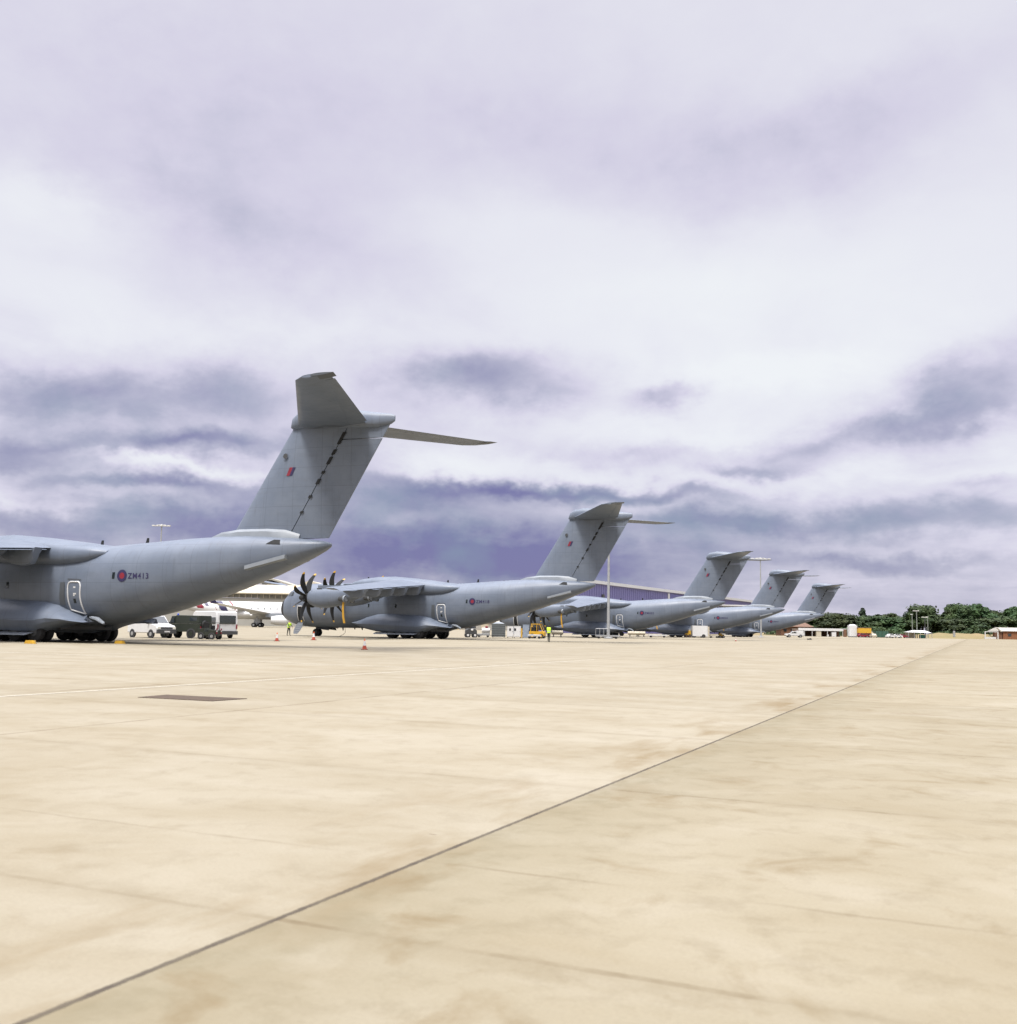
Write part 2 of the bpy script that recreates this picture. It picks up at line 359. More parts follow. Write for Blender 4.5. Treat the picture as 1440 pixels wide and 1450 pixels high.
e = [to_uv(Vector(p)) for p in ((-400, -60, 0), (150, -60, 0), (330, 500, 0), (150, 400, 0), (60, 420, 0), (-400, 420, 0))]
g = MB(); g.add([(a, b_, 0) for a, b_ in e], [tuple(range(len(e)))])
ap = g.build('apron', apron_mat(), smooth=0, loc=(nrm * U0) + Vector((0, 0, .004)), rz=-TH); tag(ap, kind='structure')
LINE = mat('worn_white_line_paint', (.42, .39, .32), .8, var=.15, scale=6, dirt=(.45, .40, .3))
g = MB()
def strip(u0, v0, u1, v1, w):
    a, b_ = uvw(u0, v0), uvw(u1, v1); d = (b_ - a).normalized(); n = Vector((-d.y, d.x, 0)) * w / 2
    g.add([(p.x, p.y, .008) for p in (a - n, b_ - n, b_ + n, a + n)], [(0, 1, 2, 3)], LINE)
strip(-13.35, 2, -13.2, 46, .12); strip(-40, 31.2, -13.4, 31.2, .12)
tag(g.build('painted_lines', LINE, smooth=0), kind='structure')
# steel-edged drain cover lying in the apron
dc = [gnd(195, 988), gnd(236, 984.5), gnd(350, 990), gnd(300, 993.5)]
cx = sum((p for p in dc), Vector()) / 4
g = MB(); g.add([(p.x - cx.x, p.y - cx.y, .010) for p in dc] + [(p.x - cx.x, p.y - cx.y, .0) for p in dc], [(0, 1, 2, 3)] + [(i, (i + 1) % 4, (i + 1) % 4 + 4, i + 4) for i in range(4)])
tag(g.build('drain_cover', mat('rusty_drain_steel', (.07, .045, .028), .95, scale=9, var=.3), smooth=0, loc=(cx.x, cx.y, .004)), 'dark brown drain cover set flat in the pale concrete apron', 'drain cover')

# ------------------------------------------------------------------ the transport aircraft
BODY = [ # t, top, bottom, half width
 (0.0,3.27,3.13,.05),(.12,3.62,2.80,.38),(.3,3.90,2.52,.72),(.6,4.22,2.22,1.10),(1.0,4.50,1.92,1.45),(1.5,4.85,1.66,1.80),(2.1,5.48,1.42,2.12),(2.7,5.80,1.27,2.36),(3.4,6.02,1.15,2.52),
 (4.8,6.17,1.04,2.64),(7,6.22,1.02,2.68),(12,6.22,1.03,2.68),(18,6.22,1.05,2.68),(22,6.20,1.08,2.68),(23.4,6.14,1.13,2.68),(24.5,6.18,1.28,2.68),(26,6.28,1.58,2.66),(28,6.40,2.02,2.60),
 (30,6.52,2.54,2.44),(32,6.60,3.08,2.18),(34,6.62,3.72,1.86),(35.5,6.58,4.20,1.58),(37,6.48,4.78,1.22),(38.2,6.36,5.26,.86),(39.1,6.25,5.66,.52),(39.5,6.16,5.88,.26),(39.6,6.08,5.98,.08)]
def body(t):
    for a, b_ in zip(BODY, BODY[1:]):
        if a[0] <= t <= b_[0]:
            k = (t - a[0]) / (b_[0] - a[0]); return [a[i] + (b_[i] - a[i]) * k for i in (1, 2, 3)]
    return BODY[-1][1:]
EXP = 2.6
def ring_at(t, n=40):
    top, bot, hw = body(t); zc = (top + bot) / 2; hh = (top - bot) / 2; out = []
    for k in range(n):
        a = 2 * math.pi * k / n; c, s_ = math.cos(a), math.sin(a)
        out.append((t, hw * math.copysign(abs(c) ** (2 / EXP), c), zc + hh * math.copysign(abs(s_) ** (2 / EXP), s_)))
    return out
def surf(t, z, off=.01):
    """point on the port skin (local y is negative towards port)"""
    top, bot, hw = body(t); zc = (top + bot) / 2; hh = (top - bot) / 2
    k = max(0, 1 - abs((z - zc) / hh) ** EXP)
    return (t, -(hw * k ** (1 / EXP) + off), z)

def airfoil(le, te, thick, camber=.02, n=9, side='y'):
    """closed ring between leading and trailing edge points (t,y,z); thickness ratio"""
    le, te = Vector(le), Vector(te); ch = (te - le).length; d = (te - le) / ch
    upv = Vector((0, 0, 1)) if side == 'y' else Vector((0, 1, 0))
    nrm_ = (upv - d * upv.dot(d)).normalized(); xs = [(1 - math.cos(math.pi * i / n)) / 2 for i in range(n + 1)]
    f = lambda x: 5 * thick * (.2969 * math.sqrt(x) - .126 * x - .3516 * x * x + .2843 * x ** 3 - .1036 * x ** 4)
    up_ = [le + d * ch * x + nrm_ * ch * (f(x) + camber * 4 * x * (1 - x)) for x in xs]
    dn = [le + d * ch * x + nrm_ * ch * (-f(x) + camber * 4 * x * (1 - x)) for x in xs[1:-1]]
    return up_ + dn[::-1]

def text_mesh(txt, name, size, t0, z0, material, parent, off=.012):
    cu = bpy.data.curves.new('lettering', 'FONT'); cu.body = txt; cu.size = size; cu.resolution_u = 3; cu.offset = .009; cu.space_character = 1.18
    ob = bpy.data.objects.new('lettering', cu); C.objects.link(ob)
    dg = bpy.context.evaluated_depsgraph_get(); me = bpy.data.meshes.new_from_object(ob.evaluated_get(dg))
    bpy.data.objects.remove(ob); bpy.data.curves.remove(cu)
    for v in me.vertices: v.co = surf(t0 + v.co.x, z0 + v.co.y, off)
    me.name = name; me.materials.clear(); me.materials.append(material)
    o = bpy.data.objects.new(name, me); C.objects.link(o); o.parent = parent
    return o
def disc(name, t0, z0, r0, r1, material, parent, off):
    g = MB(); n = 28; vs = []; rr = [r0 + (r1 - r0) * i / 2 for i in range(3)]
    for r in rr: vs += [surf(t0 + r * math.cos(2 * math.pi * k / n), z0 + r * math.sin(2 * math.pi * k / n), off) for k in range(n)]
    fs = [(i * n + k, i * n + (k + 1) % n, (i + 1) * n + (k + 1) % n, (i + 1) * n + k) for i in range(2) for k in range(n)]
    if r0 < .01: fs.append(tuple(range(n))[::-1])
    return g.add(vs, fs).build(name, material, parent, smooth=0)
def patch(name, quad, material, parent, off=.01, n=8):
    """four (t,z) corners in order, laid on the port skin"""
    g = MB(); a, b_, c, d = quad; vs = []
    for i in range(n + 1):
        for j in range(n + 1):
            p, q = i / n, j / n
            t_ = (a[0] * (1 - p) + b_[0] * p) * (1 - q) + (d[0] * (1 - p) + c[0] * p) * q
            z_ = (a[1] * (1 - p) + b_[1] * p) * (1 - q) + (d[1] * (1 - p) + c[1] * p) * q
            vs.append(surf(t_, z_, off))
    w = n + 1
    return g.add(vs, [(i * w + j, i * w + j + 1, (i + 1) * w + j + 1, (i + 1) * w + j) for i in range(n) for j in range(n)]).build(name, material, parent, smooth=60)
def surf_tube(g, pts, r, m, sub=6):
    q = []
    for a, b_ in zip(pts, pts[1:]):
        for i in range(sub): k = i / sub; q.append(surf(a[0] + (b_[0] - a[0]) * k, a[1] + (b_[1] - a[1]) * k, r * .3))
    q.append(surf(*pts[-1], r * .3)); g.tube(q, r, m, 6)

def make_aircraft():
    A = empty('transport_aircraft', (0, 0, 0))
    ts = [r[0] for r in BODY]; ts = sorted(set(ts + [1.25, 5.8, 9, 14, 16, 20, 25.2, 27, 29, 31, 33, 34.8, 36.2]))
    MB().loft([ring_at(t) for t in ts if t >= 1.25]).build('fuselage', GREY, A, 40)
    MB().loft([ring_at(t) for t in (0.0, .12, .3, .6, 1.0, 1.25)]).build('radome', BLACK, A, 60)
    # wing centre fairing hugging the top of the body
    rings = []
    for t, top, lowz, hw in ((9.9, 6.1, 5.5, .5), (10.6, 6.42, 5.3, 1.5), (12, 6.68, 5.05, 2.3), (14, 6.90, 4.80, 2.72), (16, 6.94, 4.66, 2.86), (18, 6.78, 4.58, 2.90), (20, 6.56, 4.55, 2.88), (21.6, 6.36, 4.57, 2.84), (22.7, 6.24, 4.68, 2.78), (23.5, 6.15, 4.86, 2.66), (24.1, 6.02, 5.08, 2.46), (24.6, 5.85, 5.3, 2.1)):
        zc = (top + lowz) / 2; hh = (top - lowz) / 2
        rings.append([(t, hw * math.copysign(abs(math.cos(a)) ** .55, math.cos(a)), zc + hh * math.copysign(abs(math.sin(a)) ** .75, math.sin(a))) for a in [2 * math.pi * k / 36 for k in range(36)]])
    MB().loft(rings).build('wing_fairing', GREY, A, 45)
    # wings
    def wpt(s):       # leading and trailing edge at span s
        k = s / 21.2
        te_t = 20.75 + (1.05 * ((s - 10) / 11.2) if s > 10 else 0)
        return (14.75 + 5.05 * k, 6.28 - 1.50 * k), (te_t, 6.10 - 1.58 * k)
    for sg in (-1, 1):
        rings = []
        for s in (1.5, 3.3, 5.3, 8, 10.6, 13.5, 16.5, 19, 20.6, 21.1, 21.3):
            (lt, lz), (tt, tz) = wpt(s)
            if s > 20.9: sh = (s - 20.9) * 1.4; lt += sh * 2; lz += .02
            rings.append(airfoil((lt, sg * s, lz), (tt, sg * s, tz), .145 - .002 * s if s < 20.9 else .07, .018))
        w = MB().loft(rings).build('wing', GREY, A, 30)
        for s in (4.0, 7.1, 9.9, 13.0, 16.4):
            (lt, lz), (tt, tz) = wpt(s)
            L = 3.8 - .07 * s; h = 1.12 - .022 * s; y = sg * s
            rr = []
            for k, (dx, dz, hh, ww) in enumerate(((-L, .05, .10, .06), (-L * .8, -.12, .38, .24), (-L * .5, -.22, .8, .34), (-L * .2, -.2, .95, .34), (.1, -.12, .92, .32), (.32, -.02, .70, .30))):
                zc = tz + dz - hh * h * .45; hz = hh * h * .5
                rr.append([(tt + dx - (.25 * (q < 0) if k >= 4 else 0), y + ww * p, zc + hz * q) for p, q in ((-1, 1), (-.9, -.2), (-.6, -.9), (0, -1), (.6, -.9), (.9, -.2), (1, 1))])
            MB().loft(rr).build('flap_track_fairing', GREY, w, 30)
        # drooped flap panel under the trailing edge
        fl = MB()
        for s0, s1 in ((3.2, 9.0), (9.2, 14.6)):
            rr = []
            for s in (s0, s1):
                (lt, lz), (tt, tz) = wpt(s); rr.append(airfoil((tt - 1.5, sg * s, tz - .02), (tt + .12, sg * s, tz - .12), .11, .02))
            fl.loft(rr, GREY)
        fl.build('flap', GREY, w, 30)
        nl = MB(); nl.box((19.4, sg * 21.25, 4.72), (.5, .12, .12), DKGREY, bev=.03); nl.build('wing_tip_light', DKGREY, w)
    # engines
    blade_me = None
    for sg in (-1, 1):
        for s, tp, zc, wz in ((5.3, 10.45, 4.50, 5.9), (10.6, 10.65, 4.20, 5.5)):
            y = sg * s
            rr = []
            for t, ry, rz, z in ((tp + .5, .60, .62, zc), (tp + .7, .72, .80, zc), (tp + 1.4, .84, .98, zc - .04), (tp + 2.6, .90, 1.06, zc - .02), (tp + 4.0, .90, .98, zc + .1), (tp + 5.2, .84, .80, zc + .3), (tp + 6.6, .70, .62, zc + .62), (tp + 8.3, .5, .36, zc + .95), (tp + 9.3, .15, .12, zc + 1.1)):
                rr.append([(t, y + ry * math.copysign(abs(math.cos(a)) ** .85, math.cos(a)), z + rz * math.copysign(abs(math.sin(a)) ** .85, math.sin(a))) for a in [2 * math.pi * k / 24 for k in range(24)]])
            N_ = MB().loft(rr, GREY)
            N_.loft([[(tp + 1.7 + q * 6, y + .42 * p, (zc + .55, wz)[r_] ) for p, r_ in ((-1, 0), (1, 0), (1, 1), (-1, 1))] for q in (0, 1)], GREY)
            nac = N_.build('engine_nacelle', GREY, A, 40)
            it = MB().lathe([(0, .30), (.0, .36), (.5, .42), (.9, .2)], (tp + .35, y, zc - .66), (1, 0, 0), BLACK, 16); it.build('air_intake', BLACK, nac)
            for q in (-1, 1):
                ex = MB(); x0 = tp + 5.0
                ex.lathe([(-.9, .2), (-.5, .34), (.35, .38), (.52, .36), (.5, .28), (.1, .25)], (x0, y + q * .62, zc - .1), (1, q * .25, -.05), None, 18)
                ex.build('exhaust_pipe', DKGREY, nac)
                rg = MB().lathe([(.30, .385), (.30, .40), (.5, .385), (.5, .33)], (x0, y + q * .62, zc - .1), (1, q * .25, -.05), None, 18); rg.build('exhaust_lip', GREY_L, nac)
            sp = MB().lathe([(-.95, .02), (-.85, .18), (-.6, .34), (-.3, .44), (.0, .48), (.45, .50), (.5, .3)], (tp, y, zc), (1, 0, 0), None, 24)
            prop = sp.build('propeller', BLACK, A, 50)
            if blade_me is None:
                b = MB(); rr = []
                for k in range(13):
                    q = k / 12; r = .42 + q * (2.86 - .42)
                    ch = .28 + .40 * math.sin(math.pi * min(1, q * 1.05) ** .8) * (1 - .35 * q); ch = max(ch, .10) * (.55 if k == 12 else 1)
                    sw = -.20 * math.sin(math.pi * q * .9) + .42 * max(0, q - .45) ** 1.6 * 1.6
                    tw = R(84 - 16 * q)
                    tk = .055 * (1 - .75 * q) + .008
                    ring = []
                    for cx_, tz_ in ((-.5, 0), (-.25, .8), (.1, 1), (.5, 0), (.1, -1), (-.25, -.8)):
                        a_, c_ = cx_ * ch + sw, tz_ * tk
                        ring.append((a_ * math.sin(tw) + c_ * math.cos(tw), a_ * math.cos(tw) - c_ * math.sin(tw), r))
                    rr.append(ring)
                b.loft(rr[:12], BLACK); b.loft([rr[11], rr[12]], YEL)
                b.loft([[(x, y_, z) for x, y_, z in rr[11]], [(x * 1.02, y_ * 1.02, z + .03) for x, y_, z in rr[11]]], YEL)
                blade0 = b.build('blade', None, None, 50); blade_me = blade0.data; bpy.data.objects.remove(blade0)
            for k in range(8):
                bo = bpy.data.objects.new('blade', blade_me); C.objects.link(bo); bo.parent = prop
                bo.matrix_local = Matrix.Translation((tp + .12, y, zc)) @ Matrix.Rotation(R(45 * k + (22.5 if s > 8 else 3)), 4, 'X')
    # yellow strap hanging from the port outer exhaust
    g = MB(); g.loft([[(x - .11, -11.25, z), (x + .11, -11.25, z), (x + .11, -11.31, z), (x - .11, -11.31, z)] for x, z in ((15.75, 3.9), (15.72, 3.0), (15.8, 2.2), (15.95, 1.55))]); g.build('exhaust_strap', mat('amber_webbing', (.50, .27, .02), .8), A, 0)
    # fin and rudder
    def fin_ring(z, front=True):
        k = (z - 6.3) / 6.9
        le = 32.3 + (36.75 - 32.3) * k; te = 39.35 + (43.2 - 39.35) * min(k * 1.06, 1.06); hg = 36.7 + (40.75 - 36.7) * k; th = .46 - .12 * k
        if front: return [(le, 0, z), (le + .25, th * .38, z), (le + .9, th * .75, z), (le + 2.2, th, z), (hg, th * .72, z), (hg, -th * .72, z), (le + 2.2, -th, z), (le + .9, -th * .75, z), (le + .25, -th * .38, z)]
        return [(hg + .05, th * .68, z), (te, .03, z), (te, -.03, z), (hg + .05, -th * .68, z)]
    MB().loft([fin_ring(z) for z in (6.2, 6.9, 9, 11, 12.4, 13.2)]).build('fin', GREY, A, 50)
    rud = MB().loft([fin_ring(z, False) for z in (6.42, 9, 11, 12.15)]).build('rudder', GREY, A, 50)
    ub = MB().loft([fin_ring(z, False) for z in (12.2, 12.8, 13.2)]).build('rudder_cap', GREY, A, 50)
    for z, l in ((7.9, .12), (8.8, .15), (9.6, .3), (10.2, .16), (10.75, .42), (11.3, .3), (11.9, .55), (12.3, .3)):
        k = (z - 6.3) / 6.9; hg = 36.7 + 4.05 * k; th = .46 - .12 * k
        for q in (-1, 1):
            MB().loft([[(hg - .07 + dx, q * th * .74, z + dz), (hg + .14 + dx, q * th * .74, z + dz), (hg + .14 + dx, q * (th * .74 + .035), z + dz), (hg - .07 + dx, q * (th * .74 + .035), z + dz)] for dx, dz in ((0, 0), (l * .59, l))]).build('hinge_cover', BLACK, rud, 0)
    # root fairing of the fin
    rings = []
    for t, w_, zt in ((31.0, .05, 6.62), (32.0, .55, 6.86), (33.5, .8, 7.0), (35.5, .8, 7.0), (36.7, .72, 6.92), (37.6, .4, 6.66)):
        rings.append([(t, w_, 6.25), (t, w_ * .92, zt - .16), (t, w_ * .7, zt), (t, -w_ * .7, zt), (t, -w_ * .92, zt - .16), (t, -w_, 6.25)])
    MB().loft(rings).build('fin_root_fairing', GREY_L, A, 30)
    # bullet where fin and tailplane meet
    rings = []
    for t, zb, zt, w_ in ((36.5, 13.1, 13.25, .06), (36.75, 12.95, 13.75, .34), (37.2, 12.9, 14.05, .52), (38.2, 12.9, 14.22, .62), (39.6, 12.85, 14.15, .62), (41.2, 12.75, 13.9, .52), (42.5, 12.75, 13.68, .34), (43.35, 12.95, 13.55, .16), (43.6, 13.1, 13.45, .05)):
        zc, hh = (zb + zt) / 2, (zt - zb) / 2
        rings.append([(t, w_ * math.cos(a), zc + hh * math.copysign(abs(math.sin(a)) ** .8, math.sin(a))) for a in [2 * math.pi * k / 20 for k in range(20)]])
    MB().loft(rings).build('tail_bullet', GREY, A, 40)
    for sg in (-1, 1):
        def st(s, x0, x1):
            k = s / 9.85; lt, tt = 37.0 + 6.55 * k, 41.75 + 3.75 * k; lz, tz = 13.2 + .18 * k, 13.0 + .45 * k
            return (lt + (tt - lt) * x0, sg * s, lz + (tz - lz) * x0), (lt + (tt - lt) * x1, sg * s, lz + (tz - lz) * x1)
        rr = []
        for s in (.2, 2, 5, 8, 9.3, 9.75):
            a, b_ = st(s, 0 if s < 9.5 else .18, 1); rr.append(airfoil(a, b_, .10, 0))
        hs = MB().loft(rr).build('tailplane', GREY, A, 30)
        MB().loft([airfoil(*st(s, .72, 1.04), .16, 0) for s in (.9, 8.9)]).build('elevator', GREY, hs, 30)
        MB().loft([airfoil(*st(s, .45, 1.12), .10, 0) for s in (9.2, 9.85)]).build('elevator_horn', GREY_D, hs, 30)
        # strakes under the upswept tail
        MB().loft([[(t, sg * y_, z), (t, sg * (y_ + .34), z + .06), (t, sg * (y_ + .34), z + .28), (t, sg * y_, z + .30)] for t, y_, z in ((34.85, 1.42, 4.46), (37.3, .95, 5.12))]).build('tail_strake', GREY_L if sg < 0 else GREY_D, A, 0)
        # sponson
        rings = []
        for t, zt, zb, w_ in ((11.3, 1.72, 1.6, 2.5), (12.3, 2.02, 1.18, 2.75), (13.3, 2.32, .98, 3.15), (14.8, 2.60, .72, 3.50), (16.5, 2.60, .58, 3.62), (19, 2.50, .52, 3.62), (20.4, 2.42, .56, 3.60), (21.4, 2.22, .95, 3.55), (22.5, 1.74, 1.22, 3.42), (23.5, 1.42, 1.26, 3.38), (24.3, 1.30, 1.24, 3.30)):
            zm = zb + (zt - zb) * .42
            rings.append([(t, sg * p * w_ if i not in (0, 8) else sg * (1.6 + max(0, t - 22.9) * 1.0), z) for i, (p, z) in enumerate(((0, zt + .28), (.72, zt + .08 if t < 23 else zt), (.86, zt - (zt - zm) * .25), (.96, zt - (zt - zm) * .6), (1, zm), (.98, zm - (zm - zb) * .45), (.92, zm - (zm - zb) * .8), (.82, zb), (0, zb + .02)))])
        MB().loft(rings).build('landing_gear_sponson', GREY, A, 28)
        MB().loft([[(x, sg * 3.05, .66), (x, sg * 3.62, .52), (x + dx, sg * 3.68, .42), (x, sg * 3.05, .60)] for x, dx in ((14.9, 0), (20.3, -.35))]).build('landing_gear_door', GREY_L, A, 0)
        for tx in (16.9, 18.6, 20.3):
            MB().tube([(tx, sg * 2.72, .62), (tx, sg * 2.72, 1.4)], .12, GREY_D).build('gear_leg', GREY_D, A)
            for yy in (2.38, 3.06):
                w = MB().lathe([(-.22, .30), (-.22, .48), (-.17, .585), (-.06, .615), (.06, .615), (.17, .585), (.22, .48), (.22, .30)], (tx, sg * yy, .62), (0, 1, 0), None, 28).build('main_wheel', RUB, A, 40)
                MB().lathe([(-.225, .05), (-.235, .26), (.235, .26), (.225, .05)], (tx, sg * yy, .62), (0, 1, 0), None, 18).build('wheel_hub', DKGREY, w, 40)
    MB().box((18.6, 0, .98), (5.4, 4.3, .36), DKGREY).build('gear_shade_box', DKGREY, A, 0)  # dark box added between the main wheels to stand in for belly shade
    # nose gear
    MB().tube([(5.1, 0, .45), (5.0, 0, 1.3)], .11, GREY_D).box((5.05, 0, .9), (.3, .2, .3), GREY_D).build('nose_gear_leg', GREY_D, A)
    for q in (-1, 1):
        w = MB().lathe([(-.15, .2), (-.15, .34), (-.1, .43), (.1, .43), (.15, .34), (.15, .2)], (5.1, q * .28, .44), (0, 1, 0), None, 24).build('nose_wheel', RUB, A, 40)
        MB().lathe([(-.155, .03), (-.16, .18), (.16, .18), (.155, .03)], (5.1, q * .28, .44), (0, 1, 0), None, 16).build('wheel_hub', DKGREY, w)
        MB().loft([[(x, q * .55, 1.16), (x, q * .58, 1.16), (x, q * .85, z), (x, q * .82, z)] for x, z in ((5.7, .85), (7.2, .70))]).build('nose_gear_door', GREY_D, A, 0)
    # crew door: dark doorway, pale frame, lowered door with steps
    dw = patch('crew_doorway', [(3.85, 1.75), (4.65, 1.75), (4.6, 3.45), (3.95, 3.45)], BLACK, A, .012)
    g = MB(); surf_tube(g, [(3.85, 1.75), (3.95, 3.45), (4.6, 3.45), (4.65, 1.75)], .05, WHT); g.build('door_frame', WHT, dw)
    cd = MB(); rr = []
    for k in range(7):
        q = k / 6; z = 1.55 - 1.25 * q; y = -2.25 - .75 * q; w_ = .48 * math.sin(math.pi * (.18 + .72 * q)) ** .5
        rr.append([(4.25 - w_ - .12 * q, y, z), (4.25 + w_ - .12 * q, y, z), (4.25 + w_ - .12 * q, y - .06, z - .05), (4.25 - w_ - .12 * q, y - .06, z - .05)])
    cd.loft(rr, GREY_D); cdo = cd.build('crew_door', GREY_D, A, 30)
    st_ = MB()
    for k in range(1, 5): q = k / 5; st_.box((4.2, -2.16 - .75 * q, 1.6 - 1.25 * q), (.6, .22, .04), STEEL)
    st_.build('door_step', STEEL, cdo, 0)
    # flight deck windows
    for q in ([(1.62, 4.62), (2.12, 4.62), (2.3, 5.12), (1.92, 5.05)], [(2.2, 4.62), (2.62, 4.62), (2.72, 5.14), (2.38, 5.14)], [(2.72, 4.62), (3.1, 4.66), (3.12, 5.1), (2.80, 5.14)]): patch('flight_deck_window', q, GLS, A, .012, 4)
    # two windscreen panes on the nose top, laid on the skin
    for sg in (-1, 1):
        g = MB(); P_ = []
        for t_, a_ in ((1.35, 1.42), (1.42, .92), (1.98, 1.0), (1.92, 1.45)):
            top, bot, hw = body(t_); zc = (top + bot) / 2; hh = (top - bot) / 2
            P_.append((t_ - .02, sg * hw * abs(math.cos(a_)) ** (2 / EXP), zc + hh * abs(math.sin(a_)) ** (2 / EXP) + .02))
        g.add(P_, [(0, 1, 2, 3)]); g.build('windscreen', GLS, A, 0)
    # paratroop door
    dq = [(22.34, 2.04), (23.32, 1.82), (23.26, 3.72), (22.30, 3.72)]
    pd = patch('paratroop_door', dq, GREY, A, .02, 8)
    g = MB(); surf_tube(g, [(23.34, 1.80), (22.34, 2.04), (22.27, 2.8), (22.26, 3.5), (22.32, 3.68), (22.45, 3.76), (23.10, 3.76), (23.22, 3.68), (23.28, 3.5), (23.26, 2.8), (23.35, 1.8)], .05, WHT); g.build('door_outline', WHT, pd)
    patch('door_window', [(22.72, 2.45), (22.94, 2.45), (22.90, 2.72), (22.70, 2.72)], GLS, pd, .03, 2)
    for z, w_ in ((3.38, .09), (2.98, .12), (2.88, .06)): patch('door_placard', [(22.72, z), (22.72 + w_ * 2, z), (22.72 + w_ * 2, z + .09), (22.72, z + .09)], WHT, pd, .03, 2)
    patch('air_deflector', [(21.55, 2.35), (22.0, 2.3), (22.0, 3.75), (21.62, 3.72)], GREY_D, A, .03, 4)
    patch('access_panel', [(22.2, 3.9), (23.3, 3.86), (23.3, 3.93), (22.2, 3.97)], GREY_D, A, .02, 4)
    for t_, z_ in ((25.85, 4.14), (17.1, 3.55), (13.6, 3.6), (7.9, 3.6)): patch('cabin_window', [(t_ - .10, z_ - .2), (t_ + .10, z_ - .2), (t_ + .12, z_ + .2), (t_ - .08, z_ + .2)], GLS, A, .014, 3)
    ro = disc('roundel', 26.52, 4.13, .185, .37, NAVY, A, .014)
    disc('roundel_centre', 26.52, 4.13, .001, .19, REDM, ro, .016)
    # fin flash and crest on the port side of the fin
    def finpt(t_, z): k = (z - 6.3) / 6.9; return (t_, -(.46 - .12 * k) - .012, z)
    for name, t0, w_, m_ in (('fin_flash', 36.55, .22, REDM), ('fin_flash', 36.77, .20, NAVY)):
        MB().add([finpt(t0, 10.15), finpt(t0 + w_, 10.15), finpt(t0 + w_ + .22, 10.65), finpt(t0 + .22, 10.65)], [(0, 1, 2, 3)]).build(name, m_, A, 0)
    MB().add([finpt(36.42 + .17 * math.cos(R(a)), 11.35 + .17 * math.sin(R(a))) for a in range(0, 360, 45)], [tuple(range(8))]).build('squadron_crest', DKGREY, A, 0)
    # auxiliary power intake, belly scoop, blade aerials
    patch('power_unit_intake', [(36.0, 6.02), (36.9, 5.98), (36.75, 6.28), (36.35, 6.30)], BLACK, A, .015, 3)
    g = MB().loft([[(24.1, -2.35, 1.50), (24.1, -2.62, 1.55), (24.1, -2.62, 1.63), (24.1, -2.35, 1.66)], [(24.6, -2.35, 1.40), (24.6, -2.66, 1.44), (24.6, -2.66, 1.56), (24.6, -2.35, 1.60)], [(25.1, -2.35, 1.18), (25.1, -2.5, 1.18), (25.1, -2.5, 1.24), (25.1, -2.35, 1.3)]]); g.build('scoop_fairing', GREY_L, A, 0)
    for t_, z_, h_ in ((22.15, 6.15, .42), (25.9, 6.24, .42), (29.0, 6.4, .12), (11.8, 6.6, .34)):
        MB().loft([[(t_ - .12, -.03, z_), (t_ + .14, -.03, z_), (t_ + .14, .03, z_), (t_ - .12, .03, z_)], [(t_ - .02, -.015, z_ + h_), (t_ + .14, -.015, z_ + h_), (t_ + .14, .015, z_ + h_), (t_ - .02, .015, z_ + h_)]]).build('blade_aerial', BLACK, A, 0)
    for t_, h_ in ((7.0, .25), (8.6, .35), (10.2, .2), (11.2, .25)):
        MB().loft([[(t_ - .1, -.03, 1.06), (t_ + .1, -.03, 1.06), (t_ + .1, .03, 1.06), (t_ - .1, .03, 1.06)], [(t_, -.015, 1.06 - h_), (t_ + .1, -.015, 1.06 - h_), (t_ + .1, .015, 1.06 - h_), (t_, .015, 1.06 - h_)]]).build('belly_aerial', BLACK, A, 0)
    MB().tube([(8.9, 0, 1.0), (8.95, 0, .5), (8.7, 0, .25), (8.2, -.1, .02)], .022, BLACK, 6).build('earthing_cable', BLACK, A)
    return A

PL = [(-46.7318, 75.0376, 23.075), (-26.9934, 123.9311, 23.535), (-1.4322, 180.1785, 22.779), (20.2854, 225.3464, 22.902), (45.3863, 280.3017, 23.118)]
LAB = ['grey transport aircraft nearest the camera, cut by the left edge, serial ZM413',
       'grey transport aircraft shown whole from nose to tail, second in the row, serial ZM418',
       'third grey transport aircraft of the row, with the slim light mast in front',
       'fourth grey transport aircraft of the row, behind the white box trailer',
       'farthest and smallest grey transport aircraft at the right end of the row, beside the trees']
base = make_aircraft()
planes = [base] + [copy_tree(base) for _ in range(4)]
for o, (x, y, a), l, sn in zip(planes, PL, LAB, ('ZM413', 'ZM418', 'ZM402', 'ZM405', 'ZM401')):
    o.location = (x, y, .004); o.rotation_euler = (0, 0, -R(a)); tag(o, l, 'aircraft', 'transport aircraft parked in a row')
    text_mesh(sn, 'serial_number', .47, 26.97, 3.96, NAVY, o)
def on_plane(k, t, s, z=0.004):
    x, y, a = PL[k]; a = R(a)
    return Vector((x + t * math.cos(a) - s * math.sin(a), y - t * math.sin(a) - s * math.cos(a), z))
#__REST__
# ------------------------------------------------------------------ hangars and far buildings
LILAC = mat('lilac_metal_cladding', (.17, .16, .36), .55, var=.06, scale=.1)
LILAC_D = mat('blue_metal_cladding', (.10, .10, .28), .55, var=.06, scale=.1)
ROOFW = mat('pale_roof_sheet', (.38, .36, .31), .6, scale=.2)
WALLW = mat('white_wall_cladding', (.36, .35, .32), .6, scale=.2, var=.06)
def quad_prism(g, a, b_, depth_vec, z0, z1, m):
    a, b_ = Vector(a), Vector(b_); dv = Vector(depth_vec)
    ps = [a, b_, b_ + dv, a + dv]
    g.add([(p.x, p.y, z0) for p in ps] + [(p.x, p.y, z1) for p in ps], [(0, 3, 2, 1), (4, 5, 6, 7)] + [(i, (i + 1) % 4, (i + 1) % 4 + 4, i + 4) for i in range(4)], m)
